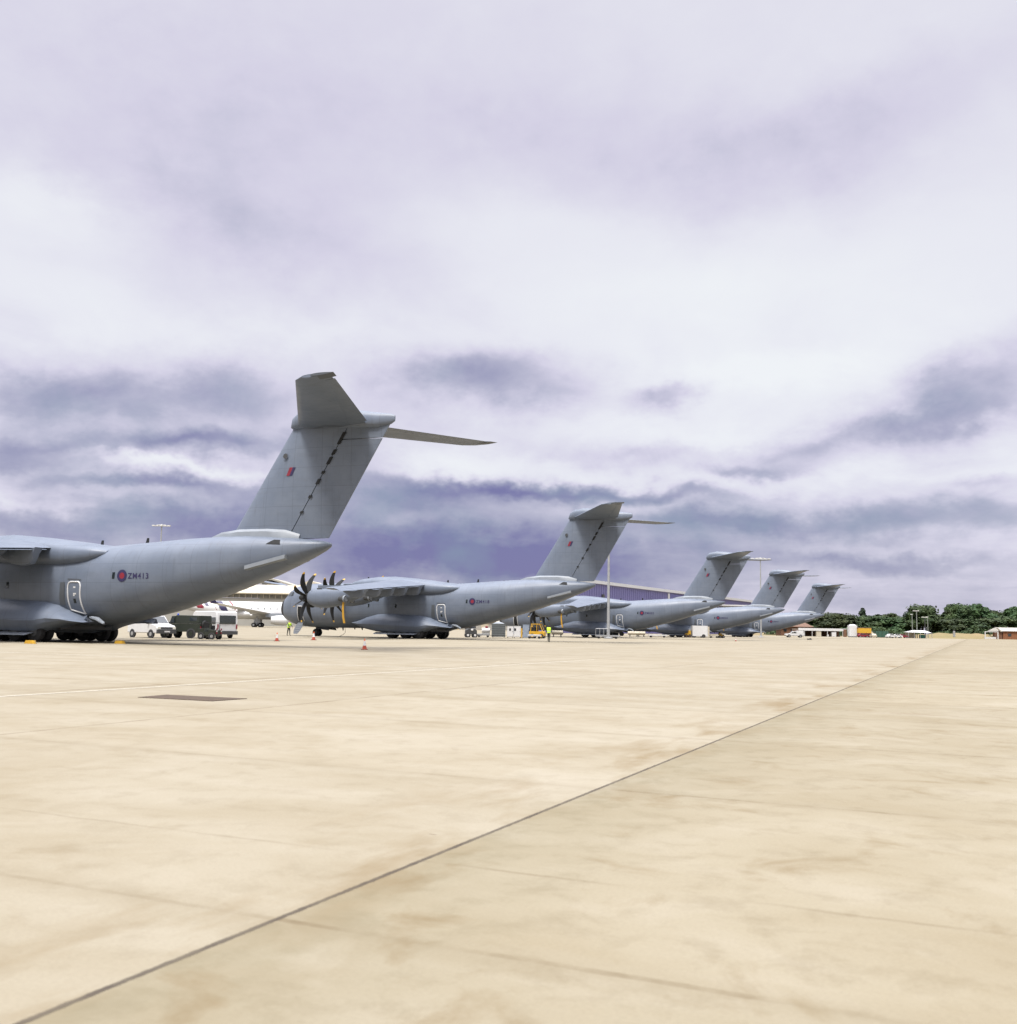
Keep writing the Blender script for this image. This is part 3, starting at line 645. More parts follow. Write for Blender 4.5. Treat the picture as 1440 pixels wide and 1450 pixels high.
# long lilac hangar: its flank runs away beside the row of aircraft
HA = empty('hangar', (17, 308, 0), 0, 'long lilac metal hangar with white roof edge behind the third and fourth aircraft', 'hangar')
hd = Vector((104.8, 204, 0)); hl = hd.length; hd.normalize(); hn = Vector((-hd.y, hd.x, 0))
def HP(s, off=0): return hd * s + hn * (-off)
g = MB(); quad_prism(g, HP(0), HP(hl), hn * 9, 0, 15.9, LILAC)
for s in range(0, int(hl), 2):      # ribbed cladding
    quad_prism(g, HP(s, .12), HP(s + .25, .12), hn * .1, .3, 15.6, LILAC)
g.build('wall', LILAC, HA, 0)
g = MB(); quad_prism(g, HP(-.6, .5), HP(hl + .6, .5), hn * 10, 15.9, 16.9, WHT)
g.add([tuple(HP(0)) [:2] + (16.9,), tuple(HP(hl))[:2] + (16.9,), tuple(HP(hl) + hn * 5)[:2] + (17.3,), tuple(HP(0) + hn * 5)[:2] + (17.3,), tuple(HP(hl) + hn * 9)[:2] + (16.9,), tuple(HP(0) + hn * 9)[:2] + (16.9,)], [(0, 1, 2, 3), (3, 2, 4, 5), (0, 3, 5), (1, 4, 2)], ROOFW)
rf = g.build('roof', None, HA, 0)
for s0, s1, zt, m_ in ((98, 100.0, 15.5, WHT), (100.4, 150, 15.3, LILAC_D)):
    g = MB(); quad_prism(g, HP(s0, .3), HP(s1, .3), hn * .25, 0, zt, m_); g.build('door_panel' if m_ is LILAC_D else 'door_post', m_, HA, 0)
for s in (30, 78): g = MB(); quad_prism(g, HP(s, .6), HP(s + 1.6, .6), hn * .5, 11.2, 12.6, DKGREY); g.build('wall_vent', DKGREY, HA, 0)
g = MB()
for s, w_, h_ in ((172, 5, 1.2), (182, 4, 1.5)): quad_prism(g, HP(s) + hn * 3, HP(s + w_) + hn * 3, hn * 3, 17, 17.2 + h_, STEEL)
g.build('rooftop_unit', STEEL, HA, 0)
# grey flat-roofed offices in front of it
p0, p1 = at(1024, 880, 395), at(1066, 880, 395)
OB = empty('office_building', (p0.x, 395, 0), 0, 'flat roofed pale grey office block with dark windows, between third and fourth tails', 'building')
W_ = p1.x - p0.x
MB().box((W_ / 2, 4, 5.6), (W_, 8, 11.2)).build('wall', WALLW, OB, 0)
MB().box((W_ / 2, 4, 11.35), (W_ + .8, 8.8, .4)).build('roof', WHT, OB, 0)
for i in range(6): MB().box((1 + i * 1.75, -.03, 9.9), (1.35, .12, 1.3)).build('window', GLS, OB, 0)
# cream hangar behind the airliner
d0 = 440; a0 = at(120, 880, d0); a1 = at(452, 880, d0)
CH = empty('hangar', (a0.x, d0, 0), 0, 'cream roofed old hangar with a band of high windows behind the white airliner', 'hangar')
W_ = a1.x - a0.x
MB().box((W_ / 2, 20, 5.9), (W_, 40, 11.8)).build('wall', WALLW, CH, 0)
gb = MB(); gb.box((W_ / 2, -.2, 12.75), (W_, .3, 1.7)); bnd = gb.build('window_band', mat('grimy_window_glass', (.16, .15, .12), .4, var=.5, scale=1.2), CH, 0)
for i in range(int(W_ / 2.6)): MB().box((i * 2.6 + .5, -.42, 12.75), (.22, .12, 1.7)).build('glazing_bar', CRM, bnd, 0) if i < 46 else None
g = MB(); rr = []
for y, z in ((-1.5, 13.7), (-1.5, 14.1), (5, 17.2), (12, 18.0), (40, 14.0)): rr.append([(-2, y, z), (W_ + 2, y, z)])
g.add([p for r in rr for p in r], [(2 * i, 2 * i + 1, 2 * i + 3, 2 * i + 2) for i in range(4)], CRM)
g.box((W_ / 2, 20, 13.7), (W_ + 3, 41, .3), CRM); g.build('roof', None, CH, 0)
# second, taller hangar roof further behind
a0, a1 = at(366, 880, 520), at(446, 880, 520)
C2 = empty('hangar', (a0.x, 520, 0), 0, 'taller hangar with pale stepped roof rising behind the cream roofed hangar', 'hangar')
W_ = a1.x - a0.x
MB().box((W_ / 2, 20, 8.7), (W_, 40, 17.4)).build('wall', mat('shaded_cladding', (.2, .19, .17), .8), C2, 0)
g = MB(); g.prism([(-3, 22.0), (6, 23.9), (17, 20.6), (16.5, 20.0), (6, 23.0)], -2, 30, ROOFW)
g.prism([(-4, 21.6), (-3, 22.4), (24, 18.9), (28, 18.4), (28, 17.6), (22, 17.6)], -3, 42, ROOFW); g.prism([(17, 20.2), (24, 23.4), (28.5, 22), (28.5, 18.8), (24, 18.9)], 4, 42, CRM); g.build('roof', None, C2, 0)
# long low cream sheds far behind the row
for i, (pa, pb, d, h_, l) in enumerate(((455, 640, 450, 4.2, 'long low cream shed seen under the belly of the second aircraft'), (650, 840, 440, 3.6, 'long low cream shed seen beneath the tail of the second aircraft'), (845, 1030, 600, 5.0, 'far low cream shed glimpsed beneath the third aircraft'))):
    pa_, pb_ = at(pa, 885, d), at(pb, 885, d); w_ = pb_.x - pa_.x
    LS = empty('shed', (pa_.x, d, 0), 0, l, 'shed'); MB().box((w_ / 2, 5, h_ / 2), (w_, 10, h_)).build('wall', WALLW, LS, 0)
    MB().prism([(0, 0), (1, 0)], 0, 1) if 0 else None
    g = MB(); g.add([(-.5, -.6, h_), (w_ + .5, -.6, h_), (w_ + .5, 5, h_ + 1.3), (-.5, 5, h_ + 1.3), (w_ + .5, 10.6, h_), (-.5, 10.6, h_)], [(0, 1, 2, 3), (3, 2, 4, 5), (0, 3, 5), (1, 4, 2)], CRM); g.build('roof', CRM, LS, 0)
    for q in range(int(w_ / 7)): MB().box((4 + q * 7, -.04, h_ * .45), (3.2, .1, h_ * .7)).build('door', DKGREY if q % 3 == 0 else CRM, LS, 0)
# hut with brown hipped roof
p0, p1 = at(1104, 885, 430), at(1153, 885, 430); W_ = p1.x - p0.x
HT = empty('hut', (p0.x, 430, 0), 0, 'brick hut with brown hipped tile roof, just right of the last aircraft tail', 'building')
MB().box((W_ / 2, 5, 1.9), (W_ - 1.6, 8.4, 3.8)).build('wall', BRICK, HT, 0)
g = MB(); g.add([(0, 0, 3.8), (W_, 0, 3.8), (W_, 10, 3.8), (0, 10, 3.8), (W_ * .34, 5, 6.7), (W_ * .66, 5, 6.7)], [(0, 1, 5, 4), (1, 2, 5), (2, 3, 4, 5), (3, 0, 4), (3, 2, 1, 0)]); g.build('roof', TILE, HT, 0)
for i in range(4): MB().box((2.4 + i * 3.1, .75, 2.3), (1.3, .14, 1.1)).build('window', GLS, HT, 0)
# long open fronted shed
p0, p1 = at(1132, 895, 404), at(1200, 895, 404); W_ = p1.x - p0.x
SH = empty('open_shed', (p0.x, 404, 0), 0, 'long low open fronted shed with white fascia behind the white pickup', 'shed')
MB().box((W_ / 2, 6, 2.75), (W_, 9, .25)).build('roof', ROOFW, SH, 0)
MB().box((W_ / 2, 1.3, 2.72), (W_ + .1, .16, 1.0)).build('fascia', WHT, SH, 0)
MB().box((W_ / 2, 10.6, 1.3), (W_, .2, 2.6)).box((.1, 6, 1.3), (.2, 9, 2.6)).build('back_wall', BRICK, SH, 0)
MB().box((W_ - .6, 1.2, 1.5), (1.2, .4, 3.0)).build('end_wall', BRICK, SH, 0)
for i in range(6): MB().box((2.4 + i * 3.0, 1.45, 1.15), (.18, .18, 2.3)).build('post', WHT, SH, 0)
for x, s_, m_, l in ((.42, 1.9, CRM, 'cream crate standing at the left inside the open shed'), (.74, 1.7, WHT, 'white crate standing at the right inside the open shed'), (.62, .7, WHT, 'small white bin in the middle of the open shed'), (.86, .6, DKGREY, 'small dark bin near the brick end of the open shed')):
    c = MB().box((0, 0, s_ / 2 + .05), (s_, s_, s_), m_, bev=.06).box((0, 0, s_ + .09), (s_ * 1.05, s_ * 1.05, .08), m_).build('crate', None, None, 0, loc=(p0.x + W_ * x, 406, 0)); tag(c, l, 'crate')
# tall white cabin
p = at(1207, 895, 398)
TC = empty('tank', (p.x, 398, 0), 0, 'tall white upright tank with domed top between the shed and the yellow truck', 'tank')
MB().box((0, 0, 2.4), (3.1, 3, 4.2), bev=.35).build('tank_shell', WHT, TC, 20); MB().lathe([(0, 1.45), (.25, 1.2), (.42, .5), (.45, .1)], (0, 0, 4.5), (0, 0, 1)).build('dome', WHT, TC)
MB().box((0, 0, .15), (2.6, 2.6, .3)).tube([(.3, -1.3, .1), (.8, -2.0, .1)], .12).build('base_frame', DKGREY, TC, 0)
# brick hut with pale roof at the right edge
p0 = at(1417, 895, 472); HB = empty('hut', (p0.x, 472, 0), 0, 'orange brick building with pale roof at the right edge of the photo', 'building')
OBR = mat('orange_brick', (.24, .10, .045), .9, scale=1.5, var=.2)
MB().box((12.5, 5, 1.9), (23, 10, 3.8)).build('wall', OBR, HB, 0)
MB().box((-.2, 2, 1.9), (1.6, 4, 3.8)).build('end_wall', BRICK, HB, 0)
g = MB(); g.add([(-1.2, -.6, 3.7), (25, -.6, 3.7), (25, 5, 5.4), (0, 5, 5.4), (25, 11, 3.8), (-1, 11, 3.8)], [(0, 1, 2, 3), (3, 2, 4, 5), (0, 3, 5)]); g.prism([(-2.2, 5.2), (-1.6, 5.2), (.4, 3.4), (-.4, 3.4)], -.7, 0, ROOFW); g.build('roof', ROOFW, HB, 0)
for i in range(3): MB().box((4 + i * 5, -.03, 2), (1.6, .14, 1.2)).build('window', GLS, HB, 0)
# white steel frame
a_, b_ = at(1395, 900, 466), at(1413, 900, 466)
fr = MB(); w_ = b_.x - a_.x
fr.box((0, 0, 1.7), (.35, .35, 3.4)).box((w_, 0, 1.7), (.35, .35, 3.4)).box((w_ / 2, 0, 3.3), (w_, .3, .3)).box((w_ / 2, 1.5, .5), (w_ - 1, 1.6, .9))
tag(fr.build('steel_frame', WHT, None, 0, loc=(a_.x, 466, 0)), 'white goal shaped steel frame left of the orange brick building', 'frame')
# grey marker post in the dry grass
p = at(1351, 897, 470); tag(MB().box((0, 0, 1.35), (.9, .7, 2.7), bev=.12).box((0, 0, 2.75), (.6, .5, .2)).build('marker_post', STEEL, None, 0, loc=(p.x, 470, .6)), 'pale grey cabinet post standing alone in the dry grass', 'post')
# dry grass bank
g = MB(); nx = 60; x0, x1 = at(1300, 900, 478).x, at(1440, 900, 478).x + 30; rows = []
for j, (yy, hh) in enumerate(((476, 0), (479, .9), (484, 1.7), (492, 1.9), (505, 1.3), (515, 0))):
    rows.append([(x0 + (x1 - x0) * i / nx, yy, max(-.05, hh * (1 + .25 * math.sin(i * .9 + j) + random.uniform(-.15, .15)) * min(1, i / 8))) for i in range(nx + 1)])
g.add([p for r in rows for p in r], [(j * (nx + 1) + i, j * (nx + 1) + i + 1, (j + 1) * (nx + 1) + i + 1, (j + 1) * (nx + 1) + i) for j in range(5) for i in range(nx)])
tag(g.build('grass_bank', bpy.data.materials['dry_grass_ground'], None, 60), kind='structure')

# ------------------------------------------------------------------ light masts
def mast(px, depth, h, hw, label, base=False):
    p = at(px, 888, depth)
    M_ = empty('light_mast', (p.x, depth, 0), 0, label, 'light mast', 'tall apron light masts')
    MB().tube([(0, 0, 0), (0, 0, h)], [.24, .13], n=12).build('pole', STEEL, M_)
    MB().lathe([(0, .7), (.15, .7), (.2, .35), (.5, .27)], (0, 0, 0), (0, 0, 1)).build('base_plate', STEEL, M_, 30)
    MB().box((0, 0, h + .05), (hw, .5, .12)).box((0, 0, h + .3), (hw * .45, .5, .1)).tube([(0, 0, h - .6), (0, 0, h + .5)], .1).build('head_frame', LAMP, M_, 0)
    for i in range(5):
        x = (i - 2) * hw / 4.6
        l = MB().box((x, -.25, h + .12), (hw / 6.5, .6, .22)).build('floodlight', LAMP, M_, 0)
        MB().box((x, -.28, h - .01), (hw / 8, .5, .03)).build('lens', LENS, l, 0)
mast(861.3, 157, 18.3, 3.2, 'slim pale light mast standing in front of the third aircraft')
mast(1077.5, 262, 19.9, 4.9, 'light mast with wide flat head between the fourth and fifth aircraft')
mast(221, 225, 22.2, 3.9, 'light mast whose head shows above the body of the nearest aircraft')
for i, (px, ytop, d) in enumerate(((1292, 870, 410), (1298.5, 865, 400), (1310, 874, 430), (1314, 873.5, 440))):
    b0 = at(px, 895, d); t0 = at(px, ytop, d)
    P_ = empty('lamp_post', (b0.x, d, 0), 0, ['thin lamp post, leftmost of four in front of the trees', 'tallest lamp post with crossbar in front of the domed tree', 'dark lamp post third from the left before the trees', 'lamp post rightmost of four before the domed tree'][i], 'lamp post', 'lamp posts before the trees')
    MB().tube([(0, 0, 0), (0, 0, t0.z)], [.2, .14], n=8).build('pole', DKGREY if i == 2 else mat('weathered_steel', (.2, .22, .2), .7), P_)
    MB().box((-.2, 0, t0.z), (2.4 if i in (1, 2) else .8, .3, .25)).build('lamp_head', LAMP, P_, 0)

# ------------------------------------------------------------------ white airliner
p = at(365, 888, 335)
AL = empty('airliner', (p.x, 335, 0), R(10), 'white airliner with red, white and blue striped tail end behind the white minibus', 'aircraft')
# local x: positive towards the nose, 0 at the main gear; y positive away from the camera
g = MB(); rr = []
for x, zb, zt, w_ in ((-27.5, 6.4, 6.9, .2), (-25, 5.7, 7.4, .8), (-20, 4.6, 8.0, 1.7), (-14, 3.2, 8.2, 2.5), (-9, 2.5, 8.2, 2.8), (24, 2.5, 8.2, 2.82), (27, 2.6, 8.0, 2.6), (29.5, 3.0, 7.4, 2.0), (31, 3.6, 6.4, 1.2), (31.8, 4.4, 5.4, .3)):
    zc, hh = (zb + zt) / 2, (zt - zb) / 2; rr.append([(x, w_ * math.cos(a), zc + hh * math.sin(a)) for a in [2 * math.pi * k / 28 for k in range(28)]])
g.loft(rr); FU = g.build('fuselage', WHT, AL, 40)
for i, (x0, c_) in enumerate(((-21.5, REDM), (-19.0, WHT), (-18.2, NAVY), (-16.8, WHT), (-16.0, REDM), (-15.2, WHT), (-14.0, NAVY), (-9.5, REDM))):
    g = MB(); rows = []; wd = (2.4, .7, 1.3, .7, .7, 1.0, 2.2, .5)[i]
    for q in range(13):
        a = -.2 + 1.5 * q / 12; x = x0 + 2.6 * (1 - q / 12)
        for dx in (0, wd):
            xx = x + dx; k = min(max((xx + 20) / 11, 0), 1); w_ = 1.75 + (2.86 - 1.75) * min(1, k * 1.15); zb = 4.6 - 2.1 * k; zt = 8.02 + .2 * k; zc, hh = (zb + zt) / 2, (zt - zb) / 2 + .05
            rows.append((xx, -w_ * math.cos(a), zc + hh * math.sin(a)))
    g.add(rows, [(2 * q, 2 * q + 1, 2 * q + 3, 2 * q + 2) for q in range(12)]); g.build('livery_stripe', c_, FU, 60)
for sg in (-1, 1):
    rr = [airfoil((x0, sg * y, z), (x1, sg * y, z - .1), .11, .015) for y, x0, x1, z in ((2, 9.5, -1.0, 3.7), (9, 4.5, -1.8, 4.5), (20, -3.5, -7.2, 5.9), (29, -9.8, -12.0, 7.0))]
    w = MB().loft(rr).build('wing', WHT, AL, 30)
    MB().loft([airfoil((-9.9, sg * 29, 7.0), (-12, sg * 29, 6.95), .08, 0), [(x - 1.2, y + sg * .5, z + 1.7) for x, y, z in airfoil((-10.6, sg * 29, 7.0), (-12, sg * 29, 6.95), .08, 0)]]).build('winglet', NAVY, w, 30)
    for y, x, z in ((6.5, -1.2, 3.8), (11, -2.2, 4.4), (16, -4.6, 5.1)): MB().lathe([(-2.4, .05), (-1.2, .38), (0, .42), (1.6, .1)], (x, sg * y, z), (-1, 0, 0), None, 12).build('flap_track_fairing', WHT, w)
    en = MB().lathe([(0, 1.15), (.25, 1.42), (1.4, 1.6), (3.4, 1.5), (5.0, 1.15)], (9.6, sg * 9.4, 2.3), (-1, 0, 0), None, 28).build('engine', WHT, AL)
    MB().lathe([(.1, 1.14), (.12, .3), (0, .05)], (9.5, sg * 9.4, 2.3), (-1, 0, 0), None, 24).build('engine_intake', DKGREY, en)
    MB().box((5.6, sg * 9.4, 3.9), (5.6, .5, 1.2)).build('pylon', GREY_L, en, 0)
    MB().lathe([(0, .05), (.5, .5), (1.6, .85), (3.8, .85), (5.2, .5), (6.0, .1)], (-1.2, sg * 18.6, 4.0), (-1, 0, 0), None, 20).build('refuelling_pod', WHT, AL)
    MB().loft([airfoil((x0, sg * y, z), (x1, sg * y, z), .1, 0) for y, x0, x1, z in ((.8, -20.5, -26, 7.0), (9.5, -25.5, -28, 8.0))]).build('tailplane', WHT, AL, 30)
    MB().tube([(0, sg * 5.2, .7), (0, sg * 5.0, 3.8)], .28).box((0, sg * 5.3, 1.9), (2.0, .15, 1.4)).build('gear_leg', STEEL, AL, 30)
    for x in (-1.0, 1.0):
        for dy in (-.7, .7):
            wh = MB().lathe([(-.24, .3), (-.24, .6), (-.14, .72), (.14, .72), (.24, .6), (.24, .3)], (x, sg * 5.3 + dy, .72), (0, 1, 0), None, 20).build('main_wheel', RUB, AL)
            MB().lathe([(-.25, .02), (-.25, .3), (.25, .3), (.25, .02)], (x, sg * 5.3 + dy, .72), (0, 1, 0), None, 12).build('wheel_hub', STEEL, wh)
MB().loft([[(-18, .3, 7.8), (-24.5, .05, 7.4), (-24.5, -.05, 7.4), (-18, -.3, 7.8)], [(-26.5, .12, 16.3), (-29.3, .03, 16.3), (-29.3, -.03, 16.3), (-26.5, -.12, 16.3)]]).build('fin', NAVY, AL, 0)
for y in (-.35, .35): MB().lathe([(-.15, .2), (-.15, .5), (.15, .5), (.15, .2)], (25.5, y, .5), (0, 1, 0), None, 18).build('nose_wheel', RUB, AL)
MB().tube([(25.5, 0, .5), (25.5, 0, 3)], .14).build('nose_gear_leg', STEEL, AL)
for i in range(34): 
    if i % 2 == 0: MB().box((-12 + i, -2.84, 6.0), (.26, .06, .36)).build('cabin_window', GLS, FU, 0)

# ------------------------------------------------------------------ vehicles
def slab(poly, W, m, g=None, ins=.06):
    g = g or MB(); cxx = sum(p[0] for p in poly) / len(poly); czz = sum(p[1] for p in poly) / len(poly)
    sh = [(cxx + (x - cxx) * .965, czz + (z - czz) * .93) for x, z in poly]
    g.loft([[(x, y, z) for x, z in pp] for y, pp in ((-W / 2, sh), (-W / 2 + ins, poly), (W / 2 - ins, poly), (W / 2, sh))], m); return g
def wheels(V, xs, W, r, tw=.22, m=None):
    for x in xs:
        for sg in (-1, 1):
            w = MB().lathe([(-tw / 2, r * .5), (-tw / 2, r * .86), (-tw / 4, r), (tw / 4, r), (tw / 2, r * .86), (tw / 2, r * .5)], (x, sg * (W / 2 - tw / 2 + .02), r), (0, 1, 0), None, 22).build('wheel', RUB, V)
            MB().lathe([(-tw / 2 - .01, .02), (-tw / 2 - .01, r * .52), (tw / 2 + .01, r * .52), (tw / 2 + .01, .02)], (x, sg * (W / 2 - tw / 2 + .02), r), (0, 1, 0), None, 14).build('wheel_hub', m or HUB, w)
            MB().lathe([(0, r * 1.16), (.02, r * 1.16)], (x, sg * (W / 2 - .01), r), (0, sg, 0), None, 20).build('wheel_arch', DKGREY, V)
def glass(V, quads, W, name='side_window'):
    for q in quads:
        for sg in (-1, 1): MB().add([(x, sg * (W / 2 + .012), z) for x, z in q], [tuple(range(len(q)))]).build(name, GLS, V, 0)
def cross(V, name, m, seg, W, off=.015):
    (xa, za), (xb, zb) = seg; d = Vector((xb - xa, 0, zb - za)).normalized(); n = Vector((-d.z, 0, d.x)) * off
    if abs(xa) > 0 and n.x * xa < 0 and abs(d.z) > .3: n = -n
    return MB().add([(xa + n.x, -W / 2, za + n.z), (xb + n.x, -W / 2 * .93, zb + n.z), (xb + n.x, W / 2 * .93, zb + n.z), (xa + n.x, W / 2, za + n.z)], [(0, 1, 2, 3)]).build(name, m, V, 0)
def put(name, loc, rz, label, cat, group=None): return empty(name, (loc[0], loc[1], .004), R(rz), label, cat, group)

# white van, front towards the right (local +x is forward)
p = at(222, 900, 88); V = put('van', (p.x - .5, 88), -38, 'white van with black front bumper parked left of the olive truck', 'van')
slab([(-2.2, .42), (-2.25, 1.75), (-2.0, 1.88), (.55, 1.88), (1.25, 1.22), (2.1, 1.02), (2.25, .85), (2.25, .42)], 1.82, WHT).build('body', WHT, V, 30)
glass(V, [[(-.1, 1.22), (1.05, 1.22), (.55, 1.7), (-.1, 1.7)]], 1.80); cross(V, 'windscreen', GLS, ((1.18, 1.28), (.62, 1.80)), 1.62, .03)
MB().box((2.22, 0, .56), (.22, 1.84, .34), bev=.05).build('front_bumper', DKGREY, V, 0); MB().box((2.345, 0, .56), (.02, .52, .12)).build('number_plate', WHT, V, 0); MB().box((2.262, 0, .86), (.04, 1.1, .16)).build('grille', DKGREY, V, 0)
for sg in (-1, 1): MB().box((2.24, sg * .72, .86), (.06, .3, .2), bev=.02).build('headlight', LENS, V, 0); MB().box((1.0, sg * 1.02, 1.28), (.12, .2, .2)).build('wing_mirror', DKGREY, V, 0)
wheels(V, (-1.4, 1.35), 1.82, .34)
# olive four wheel drive with canvas back
p = at(262, 900, 90); V = put('military_truck', (p.x, 90), 158, 'olive green canvas backed four wheel drive truck in front of the white minibus', 'truck')
slab([(-2.2, .55), (-2.2, 1.25), (1.0, 1.25), (2.1, 1.18), (2.2, .9), (2.2, .55)], 1.75, OLIVE).build('body', OLIVE, V, 30)
slab([(-2.15, 1.26), (-2.1, 1.95), (.4, 1.98), (.4, 1.26)], 1.7, MIDGREY, ins=.12).build('canvas_top', mat('olive_canvas', (.022, .028, .02), .9, bump=.5), V, 30)
slab([(.42, 1.26), (.42, 1.92), (.85, 1.9), (1.08, 1.26)], 1.62, OLIVE).build('cab', OLIVE, V, 30)
glass(V, [[(.5, 1.32), (.98, 1.32), (.8, 1.78), (.5, 1.78)], [(-1.9, 1.5), (-1.1, 1.5), (-1.1, 1.8), (-1.9, 1.8)]], 1.70); cross(V, 'windscreen', GLS, ((1.06, 1.3), (.87, 1.82)), 1.5, .03)
MB().box((2.26, 0, .62), (.12, 1.8, .18)).build('front_bumper', DKGREY, V, 0); MB().box((-2.25, 0, .6), (.1, 1.7, .14)).build('rear_bumper', DKGREY, V, 0)
MB().lathe([(0, .09), (.14, .08), (.18, .02)], (.6, .3, 1.95), (0, 0, 1), None, 12).build('beacon', mat('blue_lamp', (.03, .08, .5), .2), V)
for sg in (-1, 1): MB().lathe([(0, .1), (.03, .1)], (2.2, sg * .55, .98), (1, 0, 0), None, 14).build('headlight', LENS, V); MB().box((-2.23, sg * .75, .95), (.04, .1, .18)).build('tail_light', REDM, V, 0)
wheels(V, (-1.3, 1.5), 1.75, .40, m=OLIVE)
MB().lathe([(0, .38), (.2, .38)], (-2.24, .3, 1.15), (-1, 0, 0), None, 20).build('spare_wheel', RUB, V)
# white minibus
p = at(303, 897, 94); V = put('minibus', (p.x - .2, 94), 132, 'white minibus with large dark rear side window behind the olive truck', 'minibus')
slab([(-2.9, .4), (-2.98, 1.5), (-2.85, 2.3), (-2.6, 2.42), (1.6, 2.42), (1.9, 2.25), (2.4, 1.35), (2.85, 1.12), (2.9, .4)], 2.0, WHT).build('body', WHT, V, 30)
glass(V, [[(-2.7, 1.25), (-1.05, 1.25), (-1.05, 1.85), (-2.7, 1.85)], [(-.85, 1.25), (.3, 1.25), (.3, 1.85), (-.85, 1.85)], [(.45, 1.25), (1.95, 1.25), (1.6, 1.85), (.45, 1.85)]], 2.0)
MB().box((-2.975, 0, 1.65), (.05, 1.55, .75)).build('rear_window', GLS, V, 0); MB().box((-2.95, 0, .5), (.2, 2.04, .32), bev=.05).build('rear_bumper', DKGREY, V, 0); cross(V, 'windscreen', GLS, ((2.38, 1.4), (1.95, 2.2)), 1.8, .03)
for sg in (-1, 1): MB().box((-2.96, sg * .9, 1.05), (.06, .12, .4)).build('tail_light', REDM, V, 0); MB().box((0, sg * 1.005, .52), (5.2, .02, .16)).build('side_rubbing_strip', DKGREY, V, 0); MB().box((2.0, sg * 1.1, 1.5), (.12, .2, .3)).build('wing_mirror', DKGREY, V, 0)
wheels(V, (-1.7, 1.9), 2.0, .36)
# aircraft tug with red and white markings
p = at(297, 902, 86); V = put('towing_tractor', (p.x, 86), 166, 'low dark tug with red and white marker boards beside the olive truck', 'tractor')
slab([(-.8, .3), (-.8, .75), (-.2, .8), (-.15, .62), (.2, .62), (.3, .92), (.8, .85), (.85, .3)], 1.1, OLIVE).build('body', OLIVE, V, 30)
MB().box((-.25, 0, .9), (.12, .5, .5)).box((-.05, 0, .68), (.4, .5, .1)).build('seat', BLACK, V, 0)
for sg in (-1, 1): MB().tube([(-.6, sg * .48, .7), (-.6, sg * .48, 1.35), (.3, sg * .48, 1.4), (.5, sg * .48, .85)], .03, n=6).build('roll_bar', BLACK, V); MB().box((-.83, sg * .36, .68), (.04, .16, .46)).build('marker_board', REDM, V, 0); MB().box((-.835, sg * .36, .68), (.05, .16, .12)).build('reflector', WHT, V, 0)
wheels(V, (-.5, .5), 1.15, .26, .16)
# forklift style yellow tug, boxes and trolleys under the second tail
DP = 142
def pxw(px, d=DP): return at(px, 900, d).x
V = put('yellow_tug', (pxw(761), DP), -14, 'yellow cab tug parked between the grey locker and the person', 'tug')
slab([(-1.05, .32), (-1.05, .95), (.55, .95), (.75, 1.0), (1.05, .85), (1.05, .32)], 1.3, YEL).build('body', YEL, V, 30)
for sg in (-1, 1): MB().tube([(-.85, sg * .58, .95), (-.75, sg * .55, 1.9), (.42, sg * .55, 1.92), (.85, sg * .58, .95)], .055, n=6).build('cab_frame', YEL, V); MB().tube([(0, sg * .57, .95), (0, sg * .57, 1.9)], .04, n=6).build('cab_post', YEL, V)
MB().box((-.15, 0, 1.95), (1.3, 1.2, .07)).build('cab_roof', YEL, V, 0); cross(V, 'windscreen', GLS, ((.83, 1.0), (.44, 1.86)), 1.05, -.02)
MB().box((-.45, 0, 1.2), (.5, .8, .55), bev=.08).build('seat', BLACK, V, 0); wheels(V, (-.6, .65), 1.35, .3, .2, YEL)
def box_thing(name, px0, px1, ytop, d, dy, m, label, cat, doors=0, legs=.12, dome=False, rz=0, group=None):
    x0, x1 = pxw(px0, d), pxw(px1, d); w = x1 - x0; h = at((px0 + px1) / 2, ytop, d).z
    B = put(name, ((x0 + x1) / 2, d + dy / 2), rz, label, cat, group)
    MB().box((0, 0, legs + (h - legs) / 2), (w, dy, h - legs), bev=.04).build('casing', m, B, 0)
    MB().box((0, 0, h + .02), (w * 1.04, dy * 1.04, .06)).build('lid', m, B, 0)
    for sx_ in (-1, 1):
        for sy_ in (-1, 1): MB().box((sx_ * w * .42, sy_ * dy * .4, legs / 2), (.1, .1, legs)).build('foot', DKGREY, B, 0)
    for i in range(doors):
        dw_ = w / doors; dd = MB().box((-w / 2 + dw_ * (i + .5), -dy / 2 - .012, legs + (h - legs) / 2), (dw_ * .9, .03, (h - legs) * .9)).build('door', m, B, 0)
        MB().box((-w / 2 + dw_ * (i + .85), -dy / 2 - .04, h * .55), (.04, .04, .16)).build('handle', DKGREY, dd, 0)
    if dome: MB().add([(-w * .45, -dy / 2, h + .05), (0, -dy * .3, h + .36), (w * .45, -dy / 2, h + .05), (-w * .45, dy / 2, h + .05), (0, dy * .3, h + .36), (w * .45, dy / 2, h + .05)], [(0, 1, 4, 3), (1, 2, 5, 4), (0, 1, 2), (3, 4, 5)]).build('canvas_ridge', GREY_L, B, 0)
    return B, w, h
B, w, h = box_thing('canvas_cage', 696, 715.5, 883.5, DP, 1.6, MIDGREY, 'grey canvas covered box with peaked top, left of the white cabinets', 'box', 0, .1, True)
for i in range(5): MB().box((0, -.83, .3 + i * .32), (w * .99, .03, .03)).build('rail', DKGREY, B, 0)
